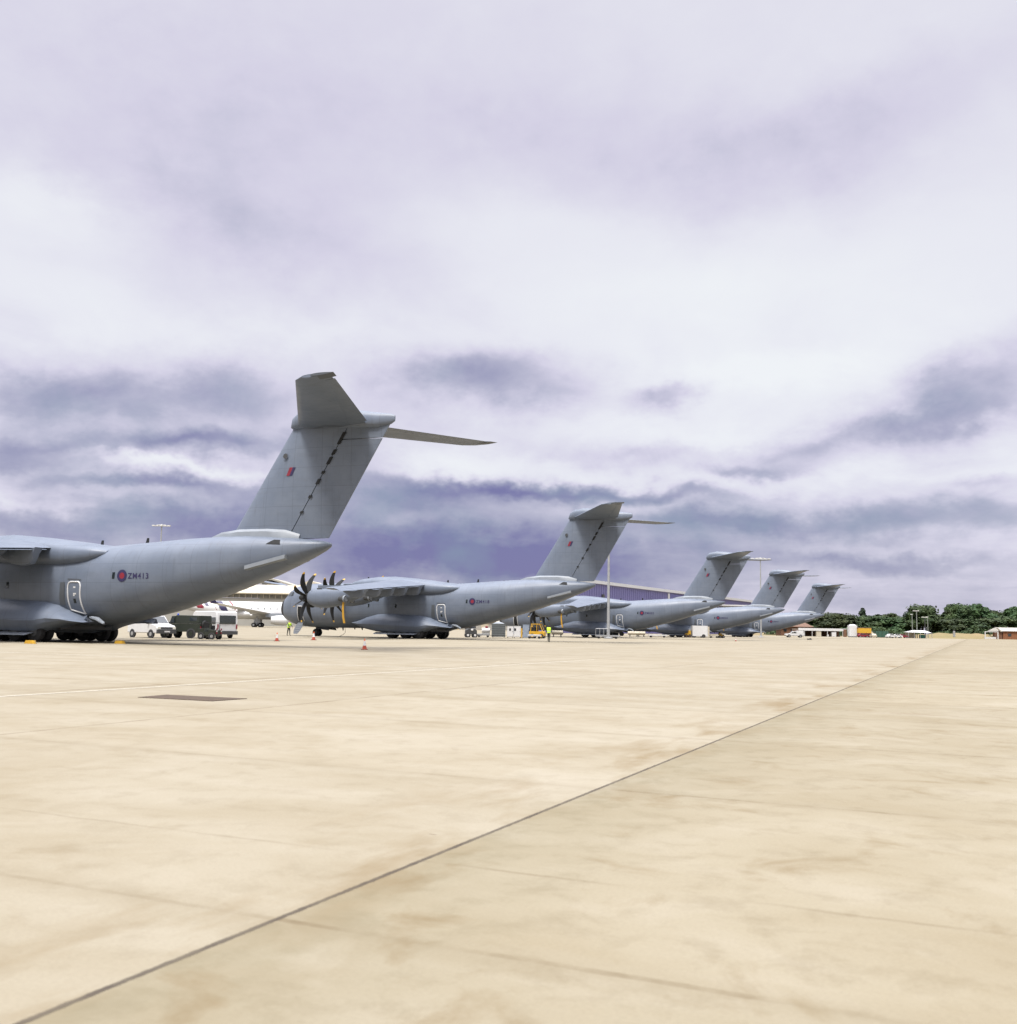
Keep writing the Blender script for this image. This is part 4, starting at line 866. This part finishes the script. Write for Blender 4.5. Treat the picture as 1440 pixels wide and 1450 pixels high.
for i, (a_, b_) in enumerate(((718, 727), (727.8, 737.5))):
    B, w, h = box_thing('cabinet', a_, b_, 887, DP, 1.0, WHT, ['white equipment cabinet with dark vent, beside the grey canvas box', 'white equipment cabinet, right one of the pair beside the grey locker'][i], 'cabinet', 1, .12, group='white cabinets under the second tail')
    MB().box((-w * (.05 if i == 0 else .35), -.53, h * .72), (w * .28, .03, h * .22)).build('vent', BLACK, B, 0)
box_thing('locker', 740, 749.5, 885, DP, .8, mat('blue_grey_paint', (.25, .30, .38), .5), 'tall blue grey locker left of the yellow tug', 'locker', 1, .05)
box_thing('bin', 737.6, 739.6, 890, DP, .6, YEL, 'narrow yellow bin squeezed between white cabinet and locker', 'bin', 0, .05)
# low baggage trolley
def trolley(px0, px1, d, z, label, m=STEEL, rails=False, name='trolley', cat='trolley'):
    x0, x1 = pxw(px0, d), pxw(px1, d); w = x1 - x0
    B = put(name, ((x0 + x1) / 2, d), 0, label, cat)
    MB().box((0, 0, z), (w, 1.2, .1)).box((0, -.55, z - .12), (w, .06, .12)).box((0, .55, z - .12), (w, .06, .12)).build('deck', m, B, 0)
    for sx_ in (-1, 1):
        for sy_ in (-1, 1):
            MB().lathe([(-.06, .05), (-.06, .17), (.06, .17), (.06, .05)], (sx_ * w * .36, sy_ * .5, .17), (0, 1, 0), None, 14).build('wheel', RUB, B)
    MB().tube([(w / 2, 0, z - .1), (w / 2 + .7, 0, .15)], .03, n=6).build('tow_bar', DKGREY, B)
    if rails:
        g = MB()
        for x in [-w / 2 + w * i / 6 for i in range(4)]: g.tube([(x, -.58, z), (x, -.58, z + 1.0)], .035, n=6)
        g.tube([(-w / 2, -.58, z + 1.0), (0, -.58, z + 1.0)], .035, n=6); g.build('railing', STEEL, B)
    return B
trolley(747, 766, 136, .5, 'low white flat trolley in front of the yellow tug', WHT)
trolley(676, 693, DP, .45, 'low steel trolley left of the grey canvas box')
trolley(843, 877, 154, .48, 'flat steel work platform with railing at the foot of the light mast', STEEL, True, 'work_platform', 'platform')
trolley(918, 944, 196, .5, 'long low white trolley under the tail of the third aircraft', WHT)
trolley(1005, 1017, 214, .6, 'low cream trolley right of the white box trailer', CRM)
# things behind the second aircraft's belly
B = put('towed_generator', (pxw(668), 138), 10, 'dark wheeled generator trolley right behind the second aircraft, with white lamp', 'generator')
slab([(-.75, .4), (-.75, .95), (-.4, 1.15), (.5, 1.15), (.75, .9), (.75, .4)], 1.1, DKGREY).build('casing', DKGREY, B, 30); wheels(B, (-.45, .5), 1.15, .3, .18, WHT)
MB().lathe([(0, .14), (.05, .16), (.1, .1)], (.1, -.55, 1.0), (0, -1, 0), None, 14).build('lamp', WHT, B); MB().tube([(.75, 0, .4), (1.5, 0, .2)], .04, n=6).build('tow_bar', DKGREY, B)
B = put('tank', (pxw(687.5), 144), 0, 'small red topped white bowser tank behind the low steel trolley', 'tank')
MB().lathe([(-.6, .05), (-.55, .35), (.55, .35), (.6, .05)], (0, 0, .95), (1, 0, 0), None, 18).build('tank_shell', WHT, B, 40); MB().box((0, 0, .4), (1.1, .6, .35)).build('frame', STEEL, B, 0); MB().lathe([(0, .2), (.25, .2), (.3, .05)], (.1, 0, 1.25), (0, 0, 1), None, 12).build('filler_cap', REDM, B)
for i, (px, d, w_, l) in enumerate(((789, 168, 2.0, 'cream horizontal tank right of the walking person'), (897, 205, 2.4, 'cream horizontal tank, left of two under the third aircraft tail'), (908, 206, 1.7, 'smaller cream horizontal tank, right of two under the third aircraft tail'))):
    B = put('horizontal_tank', (pxw(px, d), d), 0, l, 'tank')
    MB().lathe([(-w_ / 2, .1), (-w_ / 2 + .1, .34), (w_ / 2 - .1, .34), (w_ / 2, .1)], (0, 0, .72), (1, 0, 0), None, 20).build('tank_shell', CRM, B, 40)
    MB().box((-w_ * .3, 0, .2), (.15, .6, .4)).box((w_ * .3, 0, .2), (.15, .6, .4)).build('cradle', DKGREY, B, 0); MB().lathe([(0, .1), (.12, .1)], (0, 0, 1.04), (0, 0, 1), None, 12).build('filler_cap', DKGREY, B)
# white box trailer and its tug
x0, x1 = pxw(979.5, 213), pxw(1001, 213); w = x1 - x0
B = put('box_trailer', ((x0 + x1) / 2, 213), 0, 'plain white box trailer with one dark wheel in front of the fourth aircraft', 'trailer')
MB().box((0, 0, 1.38), (w, 1.9, 2.15), bev=.05).build('box_body', WHT, B, 0); MB().box((0, 0, .3), (w * .96, 1.5, .12)).build('chassis', DKGREY, B, 0); wheels(B, (.7,), 1.95, .33, .2, DKGREY); MB().box((w / 2 + .2, 0, 1.35), (.3, 1.7, 1.9)).build('end_panel', CRM, B, 0)
MB().tube([(-w / 2, 0, .35), (-w / 2 - .9, 0, .3)], .05, n=6).build('tow_bar', DKGREY, B)
B = put('small_tug', (pxw(974, 213), 213), 180, 'small yellow and brown tug coupled to the white box trailer', 'tug')
slab([(-.55, .3), (-.55, 1.35), (-.1, 1.4), (0, .85), (.55, .75), (.6, .3)], 1.1, YEL).build('body', YEL, B, 30); wheels(B, (-.3, .4), 1.15, .3, .18, BRICK); MB().box((-.3, 0, 1.5), (.35, .5, .2), bev=.05).build('seat', CRM, B, 0)
B = put('small_tug', (pxw(1021, 216), 216), 0, 'small yellow tug standing right of the cream trolley under the fourth tail', 'tug')
slab([(-.55, .25), (-.55, .95), (0, 1.0), (.1, .7), (.55, .65), (.6, .25)], 1.0, YEL).build('body', YEL, B, 30); wheels(B, (-.3, .4), 1.05, .25, .16, WHT); MB().box((-.35, 0, 1.05), (.3, .4, .2), bev=.05).build('seat', BLACK, B, 0)
# white pickup with canopy
d = 297; B = put('pickup_truck', (pxw(1124.5, d), d), 176, 'white pickup with hard canopy standing alone at the edge of the apron', 'pickup truck')
slab([(-2.6, .5), (-2.65, 1.05), (.7, 1.08), (1.3, 1.1), (2.5, .98), (2.62, .8), (2.6, .5)], 1.85, WHT).build('body', WHT, B, 30)
slab([(-.55, 1.08), (-.5, 1.78), (.45, 1.8), (1.25, 1.1)], 1.72, WHT).build('cab', WHT, B, 30); slab([(-2.62, 1.08), (-2.5, 1.9), (-.65, 1.95), (-.6, 1.08)], 1.74, WHT).build('canopy', WHT, B, 30)
glass(B, [[(-.4, 1.18), (.28, 1.18), (.28, 1.62), (-.35, 1.62)], [(.36, 1.18), (1.0, 1.18), (.45, 1.62), (.36, 1.62)]], 1.73); cross(B, 'windscreen', GLS, ((1.2, 1.15), (.5, 1.76)), 1.5, .03)
MB().box((2.62, 0, .6), (.14, 1.8, .22)).build('front_bumper', DKGREY, B, 0)
for sg in (-1, 1): MB().box((2.58, sg * .7, .86), (.08, .3, .16)).build('headlight', LENS, B, 0)
wheels(B, (-1.65, 1.6), 1.87, .39)
# yellow lorry, containers, cars and marquee at the right
d = 396; x0, x1 = pxw(1214, d), pxw(1235, d); w = x1 - x0
B = put('lorry', ((x0 + x1) / 2, d), 0, 'yellow bodied lorry between the tall white tank and the green container', 'lorry')
MB().box((-.3, 0, 2.6), (w * .86, 2.3, 1.9), bev=.05).build('load_body', YEL, B, 0); MB().box((-.3, 0, 3.65), (w * .9, 2.4, .2)).build('body_roof', TILE, B, 0); MB().box((-.3, 0, 1.4), (w * .86, 2.0, .35)).build('chassis', REDM, B, 0)
slab([(w * .36, .7), (w * .36, 2.2), (w * .46, 2.2), (w * .54, 1.5), (w * .54, .7)], 2.2, CRM).build('cab', CRM, B, 30); wheels(B, (-1.9, -.8, 1.9), 2.3, .5, .28)
d = 400; x0, x1 = pxw(1238, d), pxw(1257, d); w = x1 - x0
B = put('container', ((x0 + x1) / 2, d), 0, 'dark green container right of the yellow lorry, before the trees', 'container')
MB().box((0, 0, 1.35), (w, 2.4, 2.3)).build('body', mat('dark_green_paint', (.03, .09, .06), .6), B, 0); MB().box((-w * .49, -1.22, 1.35), (.15, .1, 2.35)).box((w * .49, -1.22, 1.35), (.15, .1, 2.35)).box((0, -1.22, .15), (w, .1, .2)).build('corner_frame', OLIVE, B, 0)
for i in range(3): MB().box((-w * .3 + i * w * .3, -1.23, 1.35), (.1, .06, 2.1)).build('rib', OLIVE, B, 0)
def car(px, d, rz, m, label, L=4.3):
    B = put('parked_car', (pxw(px, d), d), rz, label, 'car', 'cars parked before the trees'); s = L / 4.3
    slab([(-2.1 * s, .35), (-2.15 * s, .9), (-1.3 * s, .98), (.9 * s, .98), (2.0 * s, .85), (2.12 * s, .35)], 1.75, m).build('body', m, B, 30)
    slab([(-1.6 * s, .97), (-1.1 * s, 1.45), (.3 * s, 1.48), (1.1 * s, .97)], 1.55, m).build('cabin', m, B, 30)
    glass(B, [[(-1.3 * s, 1.02), (.85 * s, 1.02), (.28 * s, 1.38), (-1.02 * s, 1.38)]], 1.56); wheels(B, (-1.3 * s, 1.3 * s), 1.76, .32)
    for sg in (-1, 1): MB().box((2.08 * s, sg * .65, .72), (.08, .3, .14)).build('headlight', LENS, B, 0)
car(1262, 384, 20, WHT, 'white parked car right of the green container', 4.3); car(1269, 392, 175, WHT, 'second white parked car, just left of the red one', 4.5); car(1278, 398, 10, REDM, 'red parked car left of the marquee', 4.2)
car(1222, 388, 0, REDM, 'dark red parked car under the yellow lorry body'); car(1236, 386, 90, CRM, 'cream parked car seen end on between lorry and green container', 4.0)
d = 400; x0, x1 = pxw(1283, d), pxw(1316, d); w = x1 - x0
B = put('marquee', ((x0 + x1) / 2, d), 0, 'low white topped marquee beneath the lamp posts, before the trees', 'tent')
MB().add([(-w / 2, -2.5, 2.3), (w / 2, -2.5, 2.2), (w / 2, 2.5, 2.2), (-w / 2, 2.5, 2.3), (-w * .2, 0, 3.1), (w * .3, 0, 3.05)], [(0, 1, 5, 4), (1, 2, 5), (2, 3, 4, 5), (3, 0, 4)]).build('canopy', WHT, B, 0)
for i in range(5): MB().box((-w / 2 + w * i / 4, -2.4, 1.15), (.14, .14, 2.3)).build('pole', STEEL, B, 0)
MB().box((-w * .25, 1.5, 1.1), (w * .45, .1, 2.1)).build('side_wall', CRM, B, 0); MB().box((w * .2, .5, .7), (w * .2, 1.2, 1.4)).build('counter', mat('teal_paint', (.04, .2, .15), .6), B, 0)

# ------------------------------------------------------------------ cones and chocks
def make_cone():
    K = empty('traffic_cone', (0, 0, 0))
    MB().box((0, 0, .025), (.44, .44, .05), bev=.06).build('base', mat('dark_red_rubber', (.20, .03, .02), .8), K, 0)
    MB().lathe([(.05, .17), (.06, .155), (.28, .11)], (0, 0, 0), (0, 0, 1), None, 20).build('lower_cone', mat('faded_red_cone', (.38, .06, .03), .7), K, 40)
    MB().lathe([(.28, .108), (.60, .052)], (0, 0, 0), (0, 0, 1), None, 20).build('reflective_sleeve', WHT, K, 40)
    MB().lathe([(.60, .05), (.75, .025), (.755, .005)], (0, 0, 0), (0, 0, 1), None, 20).build('tip', ORG, K, 40)
    return K
c0 = make_cone()
for i, (px, py, s, l) in enumerate(((516, 920, .85, 'nearest and largest traffic cone, in front of the second aircraft'), (392, 908, .92, 'traffic cone farthest left, before the white airliner'), (444, 906.5, 1.0, 'traffic cone in front of the second aircraft nose wheel'), (1042, 908, .62, 'small lone traffic cone in front of the fourth aircraft'))):
    o = c0 if i == 0 else copy_tree(c0); p = gnd(px, py); o.location = (p.x, p.y, .004); o.scale = (s, s, s); o.rotation_euler = (0, 0, i * .7); tag(o, l, 'traffic cone', 'traffic cones on the apron')
p = gnd(1146, 906); tag(MB().box((0, 0, .12), (.9, .4, .2), bev=.1).box((.2, 0, .26), (.3, .25, .12)).build('sandbag', DKGREY, None, 0, loc=(p.x, p.y, .004)), 'small dark sandbag lying alone in front of the white pickup', 'sandbag')
for k, t_, s, l in ((0, 16.0, 3.3, 'yellow wheel chock at the front of the nearest aircraft main wheels'), (0, 21.25, 2.9, 'yellow wheel chock behind the nearest aircraft main wheels')):
    pass
for px, l in ((43, 'yellow wheel chock under the left part of the nearest aircraft'), (170, 'yellow wheel chock behind the rearmost main wheel of the nearest aircraft')):
    p = gnd(px, 911.5); o = empty('wheel_chock', (p.x, p.y, .004), -R(23), l, 'wheel chock', 'yellow wheel chocks')
    MB().prism([(-.34, 0), (.34, 0), (.24, .19), (-.24, .19)], -.14, .14).build('block', YEL, o, 0); MB().tube([(.3, 0, .21), (.45, 0, .05), (.6, -.1, .02)], .015, n=5).build('rope', DKGREY, o)

# ------------------------------------------------------------------ people
def person(loc, rz, label, lean=0.0, stride=.16, arm=0.0):
    V_ = {}; E_ = []; names = []; rad = []
    def v(n, co, r, frm=None):
        V_[n] = len(names); names.append(Vector(co)); rad.append(r)
        if frm: E_.append((V_[frm], V_[n]))
    L_ = lean
    v('pel', (0, 0, .96), .135); v('wai', (L_ * .2, 0, 1.12), .125, 'pel'); v('che', (L_ * .45, 0, 1.32), .15, 'wai'); v('nec0', (L_ * .6, 0, 1.47), .085, 'che'); v('nec', (L_ * .66, 0, 1.53), .055, 'nec0'); v('hd1', (L_ * .72 + .01, 0, 1.63), .088, 'nec'); v('hd2', (L_ * .75 + .01, 0, 1.72), .082, 'hd1')
    for sg, st in ((1, stride), (-1, -stride)):
        q = 'l' if sg > 0 else 'r'
        v('hip' + q, (0, sg * .09, .90), .105, 'pel'); v('kne' + q, (st * .55 + .03, sg * .10, .50), .068, 'hip' + q); v('ank' + q, (st - .02, sg * .10, .10), .045, 'kne' + q); v('toe' + q, (st + .15, sg * .12, .045), .035, 'ank' + q)
        v('sho' + q, (L_ * .55, sg * .19, 1.44), .068, 'nec0'); ex = L_ * .5 + arm * .35; v('elb' + q, (ex - st * .3, sg * .25, 1.17), .047, 'sho' + q); hx = L_ * .5 + arm * .6 + .06 - st * .6
        v('wri' + q, (hx, sg * .25, .95 + arm * .12), .032, 'elb' + q); v('pal' + q, (hx + .02, sg * .25, .88 + arm * .12), .034, 'wri' + q)
        for i, ln in enumerate((.075, .085, .08, .062)): v('f%d' % i + q, (hx + .055 - i * .022, sg * .255, .88 - ln * .6 + arm * .12), .009, 'pal' + q); v('g%d' % i + q, (hx + .07 - i * .02, sg * .24, .88 - ln + arm * .12), .008, 'f%d' % i + q)
        v('th' + q, (hx + .06, sg * .225, .90 + arm * .12), .010, 'pal' + q)
    me = bpy.data.meshes.new('body'); me.from_pydata([tuple(n) for n in names], E_, []); ob = bpy.data.objects.new('person_tmp', me); C.objects.link(ob)
    ob.modifiers.new('s', 'SKIN'); sk = me.skin_vertices[0].data
    for i, r in enumerate(rad): sk[i].radius = (r, r)
    sk[0].use_root = True
    sb = ob.modifiers.new('ss', 'SUBSURF'); sb.levels = 2; sb.render_levels = 2
    m2 = bpy.data.meshes.new_from_object(ob.evaluated_get(bpy.context.evaluated_depsgraph_get())); bpy.data.objects.remove(ob)
    ms = [CLOTH, HIVIS, SKIN, BLACK, mat('dark_hair', (.02, .014, .01), .7)]
    m2.materials.clear()
    for q in ms: m2.materials.append(q)
    for pl in m2.polygons:
        c = pl.center; hand = abs(c.y) > .17 and c.z < .97 + arm * .12 and c.z > .7
        pl.material_index = 3 if c.z < .12 else (2 if hand else 0) if c.z < 1.0 or (abs(c.y) > .20) else 1 if c.z < 1.49 else (4 if c.z > 1.70 or c.x < L_ * .72 - .02 else 2)
        pl.use_smooth = True
    m2.name = 'person_body'
    P_ = bpy.data.objects.new('person', m2); C.objects.link(P_); P_.location = (loc[0], loc[1], .004); P_.rotation_euler = (0, 0, rz); tag(P_, label, 'person')
    rr = []
    for z, w_, d_, xo in ((.93, .20, .155, L_ * .02), (1.1, .195, .15, L_ * .2), (1.3, .225, .17, L_ * .45), (1.44, .20, .13, L_ * .57), (1.49, .10, .08, L_ * .62)): rr.append([(xo + d_ * math.cos(a), w_ * math.sin(a), z) for a in [2 * math.pi * k / 20 for k in range(20)]])
    MB().loft(rr, caps=False).build('hi_vis_vest', HIVIS, P_, 60)
    rr = [[(L_ * (.02 + .18 * (z - .93) / .17) + d_ * math.cos(a), w_ * math.sin(a), z) for a in [2 * math.pi * k / 20 for k in range(20)]] for z, w_, d_ in ((1.08, .203, .158), (1.13, .206, .163))]
    MB().loft(rr, caps=False).build('reflective_band', WHT, P_, 60)
    return P_
p = gnd(777, 909.5); person((p.x, p.y), R(75), 'person in yellow hi-vis vest and dark trousers walking away on the apron', 0, .2)
p = on_plane(1, 4.0, 4.2); person((p.x, p.y), R(-40), 'person in yellow hi-vis vest beside the lowered nose door of the second aircraft', .12, .12, .5)

# ------------------------------------------------------------------ trees
def leaf_mat(name, a, b_):
    m = bpy.data.materials.new(name); m.use_nodes = True; t = NT(m.node_tree); bs = m.node_tree.nodes['Principled BSDF']
    oi = t.N('ShaderNodeObjectInfo').outputs['Random']; o = t.N('ShaderNodeTexCoord').outputs['Object']
    n = t.noise(o, .35, 4, .6); c = t.mixc(t.N('ShaderNodeMapRange', {0: n.outputs[0], 1: .35, 2: .65}).outputs[0], a, b_)
    hv = t.N('ShaderNodeHueSaturation', {'Hue': t.N('ShaderNodeMapRange', {0: oi, 3: .47, 4: .53}).outputs[0], 'Value': t.N('ShaderNodeMapRange', {0: oi, 3: .75, 4: 1.35}).outputs[0], 'Color': c})
    t.l.new(hv.outputs[0], bs.inputs['Base Color']); bs.inputs['Roughness'].default_value = .7; bs.inputs['Specular IOR Level'].default_value = .25
    return m
LEAF = leaf_mat('broad_leaves', (.013, .028, .010), (.040, .060, .018)); PINE = leaf_mat('pine_needles', (.008, .02, .009), (.02, .036, .015)); BARK = mat('bark', (.08, .06, .045), .9)
def crown_mesh(seed, H=12, W=11, base=.12, lobes=16, leaves=2600, pine=False):
    rnd = random.Random(seed); g = MB(); L_ = []
    for i in range(lobes):
        if pine: z = H * (.30 + .62 * i / lobes); r = W * .5 * (1.0 - .68 * i / lobes) * rnd.uniform(.5, .8); a = rnd.uniform(0, 6.28); off = r * .5; L_.append((off * math.cos(a), off * math.sin(a), z, r, r, H * .055 + .3))
        else:
            k = rnd.random(); z = H * (base + .18 + (.66 - base) * k); sp = W * .36 * math.sqrt(max(.05, 1 - ((k - .35) / .75) ** 2)); a = rnd.uniform(0, 6.28); q = math.sqrt(rnd.random()) * sp; r = W * rnd.uniform(.14, .23); L_.append((q * math.cos(a), q * math.sin(a), z, r, r, r * .8))
    for i in range(leaves):
        x, y, z, rx, ry, rz_ = L_[rnd.randrange(len(L_))]
        u = Vector((rnd.gauss(0, 1), rnd.gauss(0, 1), rnd.gauss(0, 1) + .25)).normalized(); k = rnd.uniform(.72, 1.12)
        c = Vector((x + u.x * rx * k, y + u.y * ry * k, z + u.z * rz_ * k))
        n = (u + Vector((rnd.uniform(-.7, .7), rnd.uniform(-.7, .7), rnd.uniform(-.5, .9)))).normalized(); a = n.orthogonal().normalized(); b_ = n.cross(a); s = rnd.uniform(.28, .62) * (.8 if pine else 1)
        an = rnd.uniform(0, 6.28); a2 = a * math.cos(an) + b_ * math.sin(an); b2 = n.cross(a2)
        g.add([c + a2 * s, c + b2 * s * .6 + n * .1, c - a2 * s * .9, c - b2 * s * .65], [(0, 1, 2, 3)])
    for x, y, z, rx, ry, rz_ in L_:      # solid heart of each limb's foliage
        rr = []
        for j in range(1, 6):
            t_ = math.pi * j / 6; rr.append([(x + rx * .78 * math.sin(t_) * math.cos(q) * rnd.uniform(.8, 1.15), y + ry * .78 * math.sin(t_) * math.sin(q) * rnd.uniform(.8, 1.15), z + rz_ * .78 * math.cos(t_)) for q in [2 * math.pi * k / 8 for k in range(8)]])
        g.loft(rr)
    o = g.build('crown', PINE if pine else LEAF, None, 0); me = o.data; bpy.data.objects.remove(o)
    t_ = MB(); t_.tube([(0, 0, 0), (.1, .05, H * .25), (0, .1, H * .5), (.1, 0, H * .8)], [.45, .34, .24, .08], n=8)
    for i in range(7): x, y, z, *_ = L_[i * len(L_) // 7]; t_.tube([(0, 0, z * .5), (x * .5, y * .5, z * .8), (x, y, z)], [.16, .11, .04], n=5)
    o = t_.build('trunk', BARK, None, 30); tm = o.data; bpy.data.objects.remove(o)
    return me, tm, H
KIND = {'b1': crown_mesh(1), 'b2': crown_mesh(2, 12, 13, .05, 20, 3000), 'b3': crown_mesh(3, 12, 9, .1, 14, 2400), 'p1': crown_mesh(4, 14, 5.5, .2, 12, 1500, True), 'u': crown_mesh(5, 12, 10, .3, 9, 1500)}
TR = [(1163,873,70,560,'b1','dark bushy tree just right of the last aircraft tail cone'), (1184,868,56,545,'b2','round green tree behind the long shed'), (1206,876,44,550,'b1','low tree behind the tall white tank'), (1221,859,16,560,'p1','thin pointed conifer rising above the trees behind the yellow lorry'),
 (1232,871,50,552,'b2','broad tree behind the yellow lorry'), (1254,866,34,580,'u','dark flat topped tree between conifer and domed tree'), (1262,874,52,548,'b1','spreading low tree behind the green container'), (1283,873,48,556,'b2','broad low tree left of the lamp posts'),
 (1306,857,50,545,'b2','tall domed dark tree behind the lamp posts'), (1330,872,40,560,'b1','lower tree in the gap right of the domed tree'), (1344,861,34,550,'b3','narrow tree on the left shoulder of the large clump'), (1358,855,44,548,'b2','large round topped tree behind the grey marker post'),
 (1376,864,34,566,'b1','tree filling the gap in the large clump'), (1387,854,46,546,'b1','tallest rounded tree in the right clump'), (1405,864,40,556,'b2','sloping sided tree left of the pale green tree'), (1432,856,36,552,'u','lighter open crowned tree at the right edge'),
 (1420,872,50,540,'b1','low tree behind the orange brick building'), (1452,862,50,560,'b2','tree cut by the right edge of the photo'), (1345,876,50,538,'b2','low bushy tree in front of the large clump'), (1370,876,54,536,'b1','low bushy tree behind the grey marker post'), (1395,875,50,538,'b2','low bushy tree behind the white steel frame'), (1140,878,50,575,'b1','dark tree showing beneath the last tail cone'), (1110,878,50,585,'b2','dark tree behind the brown roofed hut')]
for px, yt, w_, d, kd, l in TR:
    cm, tm, H0 = KIND[kd]; top = at(px, yt, d); sz = top.z / H0 * 1.02; W0 = {'b1': 9.5, 'b2': 11, 'b3': 8, 'p1': 4.5, 'u': 8.5}[kd]; sxy = (w_ / FPX * d) / W0
    t_ = empty('pine_tree' if kd == 'p1' else 'tree', (top.x, d, 0), random.uniform(0, 6.28), l, 'tree', 'trees beyond the apron')
    t_.scale = (sxy, sxy, sz)
    for nm_, m_ in (('crown', cm), ('trunk', tm)): o = bpy.data.objects.new(nm_, m_); C.objects.link(o); o.parent = t_
# undergrowth under the trees
g = MB(); rnd = random.Random(11); xa, xb = at(1085, 890, 530).x, at(1460, 890, 530).x
for i in range(9000):
    x = rnd.uniform(xa, xb); h = 3.2 + 1.3 * math.sin(x * .11) + .8 * math.sin(x * .37); c = Vector((x, rnd.uniform(524, 536), rnd.uniform(.1, max(1.2, h)))); n = Vector((rnd.uniform(-1, 1), rnd.uniform(-1, -.1), rnd.uniform(-.3, 1))).normalized(); a = n.orthogonal().normalized(); b_ = n.cross(a); s = rnd.uniform(.3, .75)
    g.add([c + a * s, c + b_ * s * .7, c - a * s, c - b_ * s * .7], [(0, 1, 2, 3)])
tag(g.build('undergrowth', LEAF, None, 0), 'dark green undergrowth in a band beneath the trees', 'undergrowth', kind='stuff')
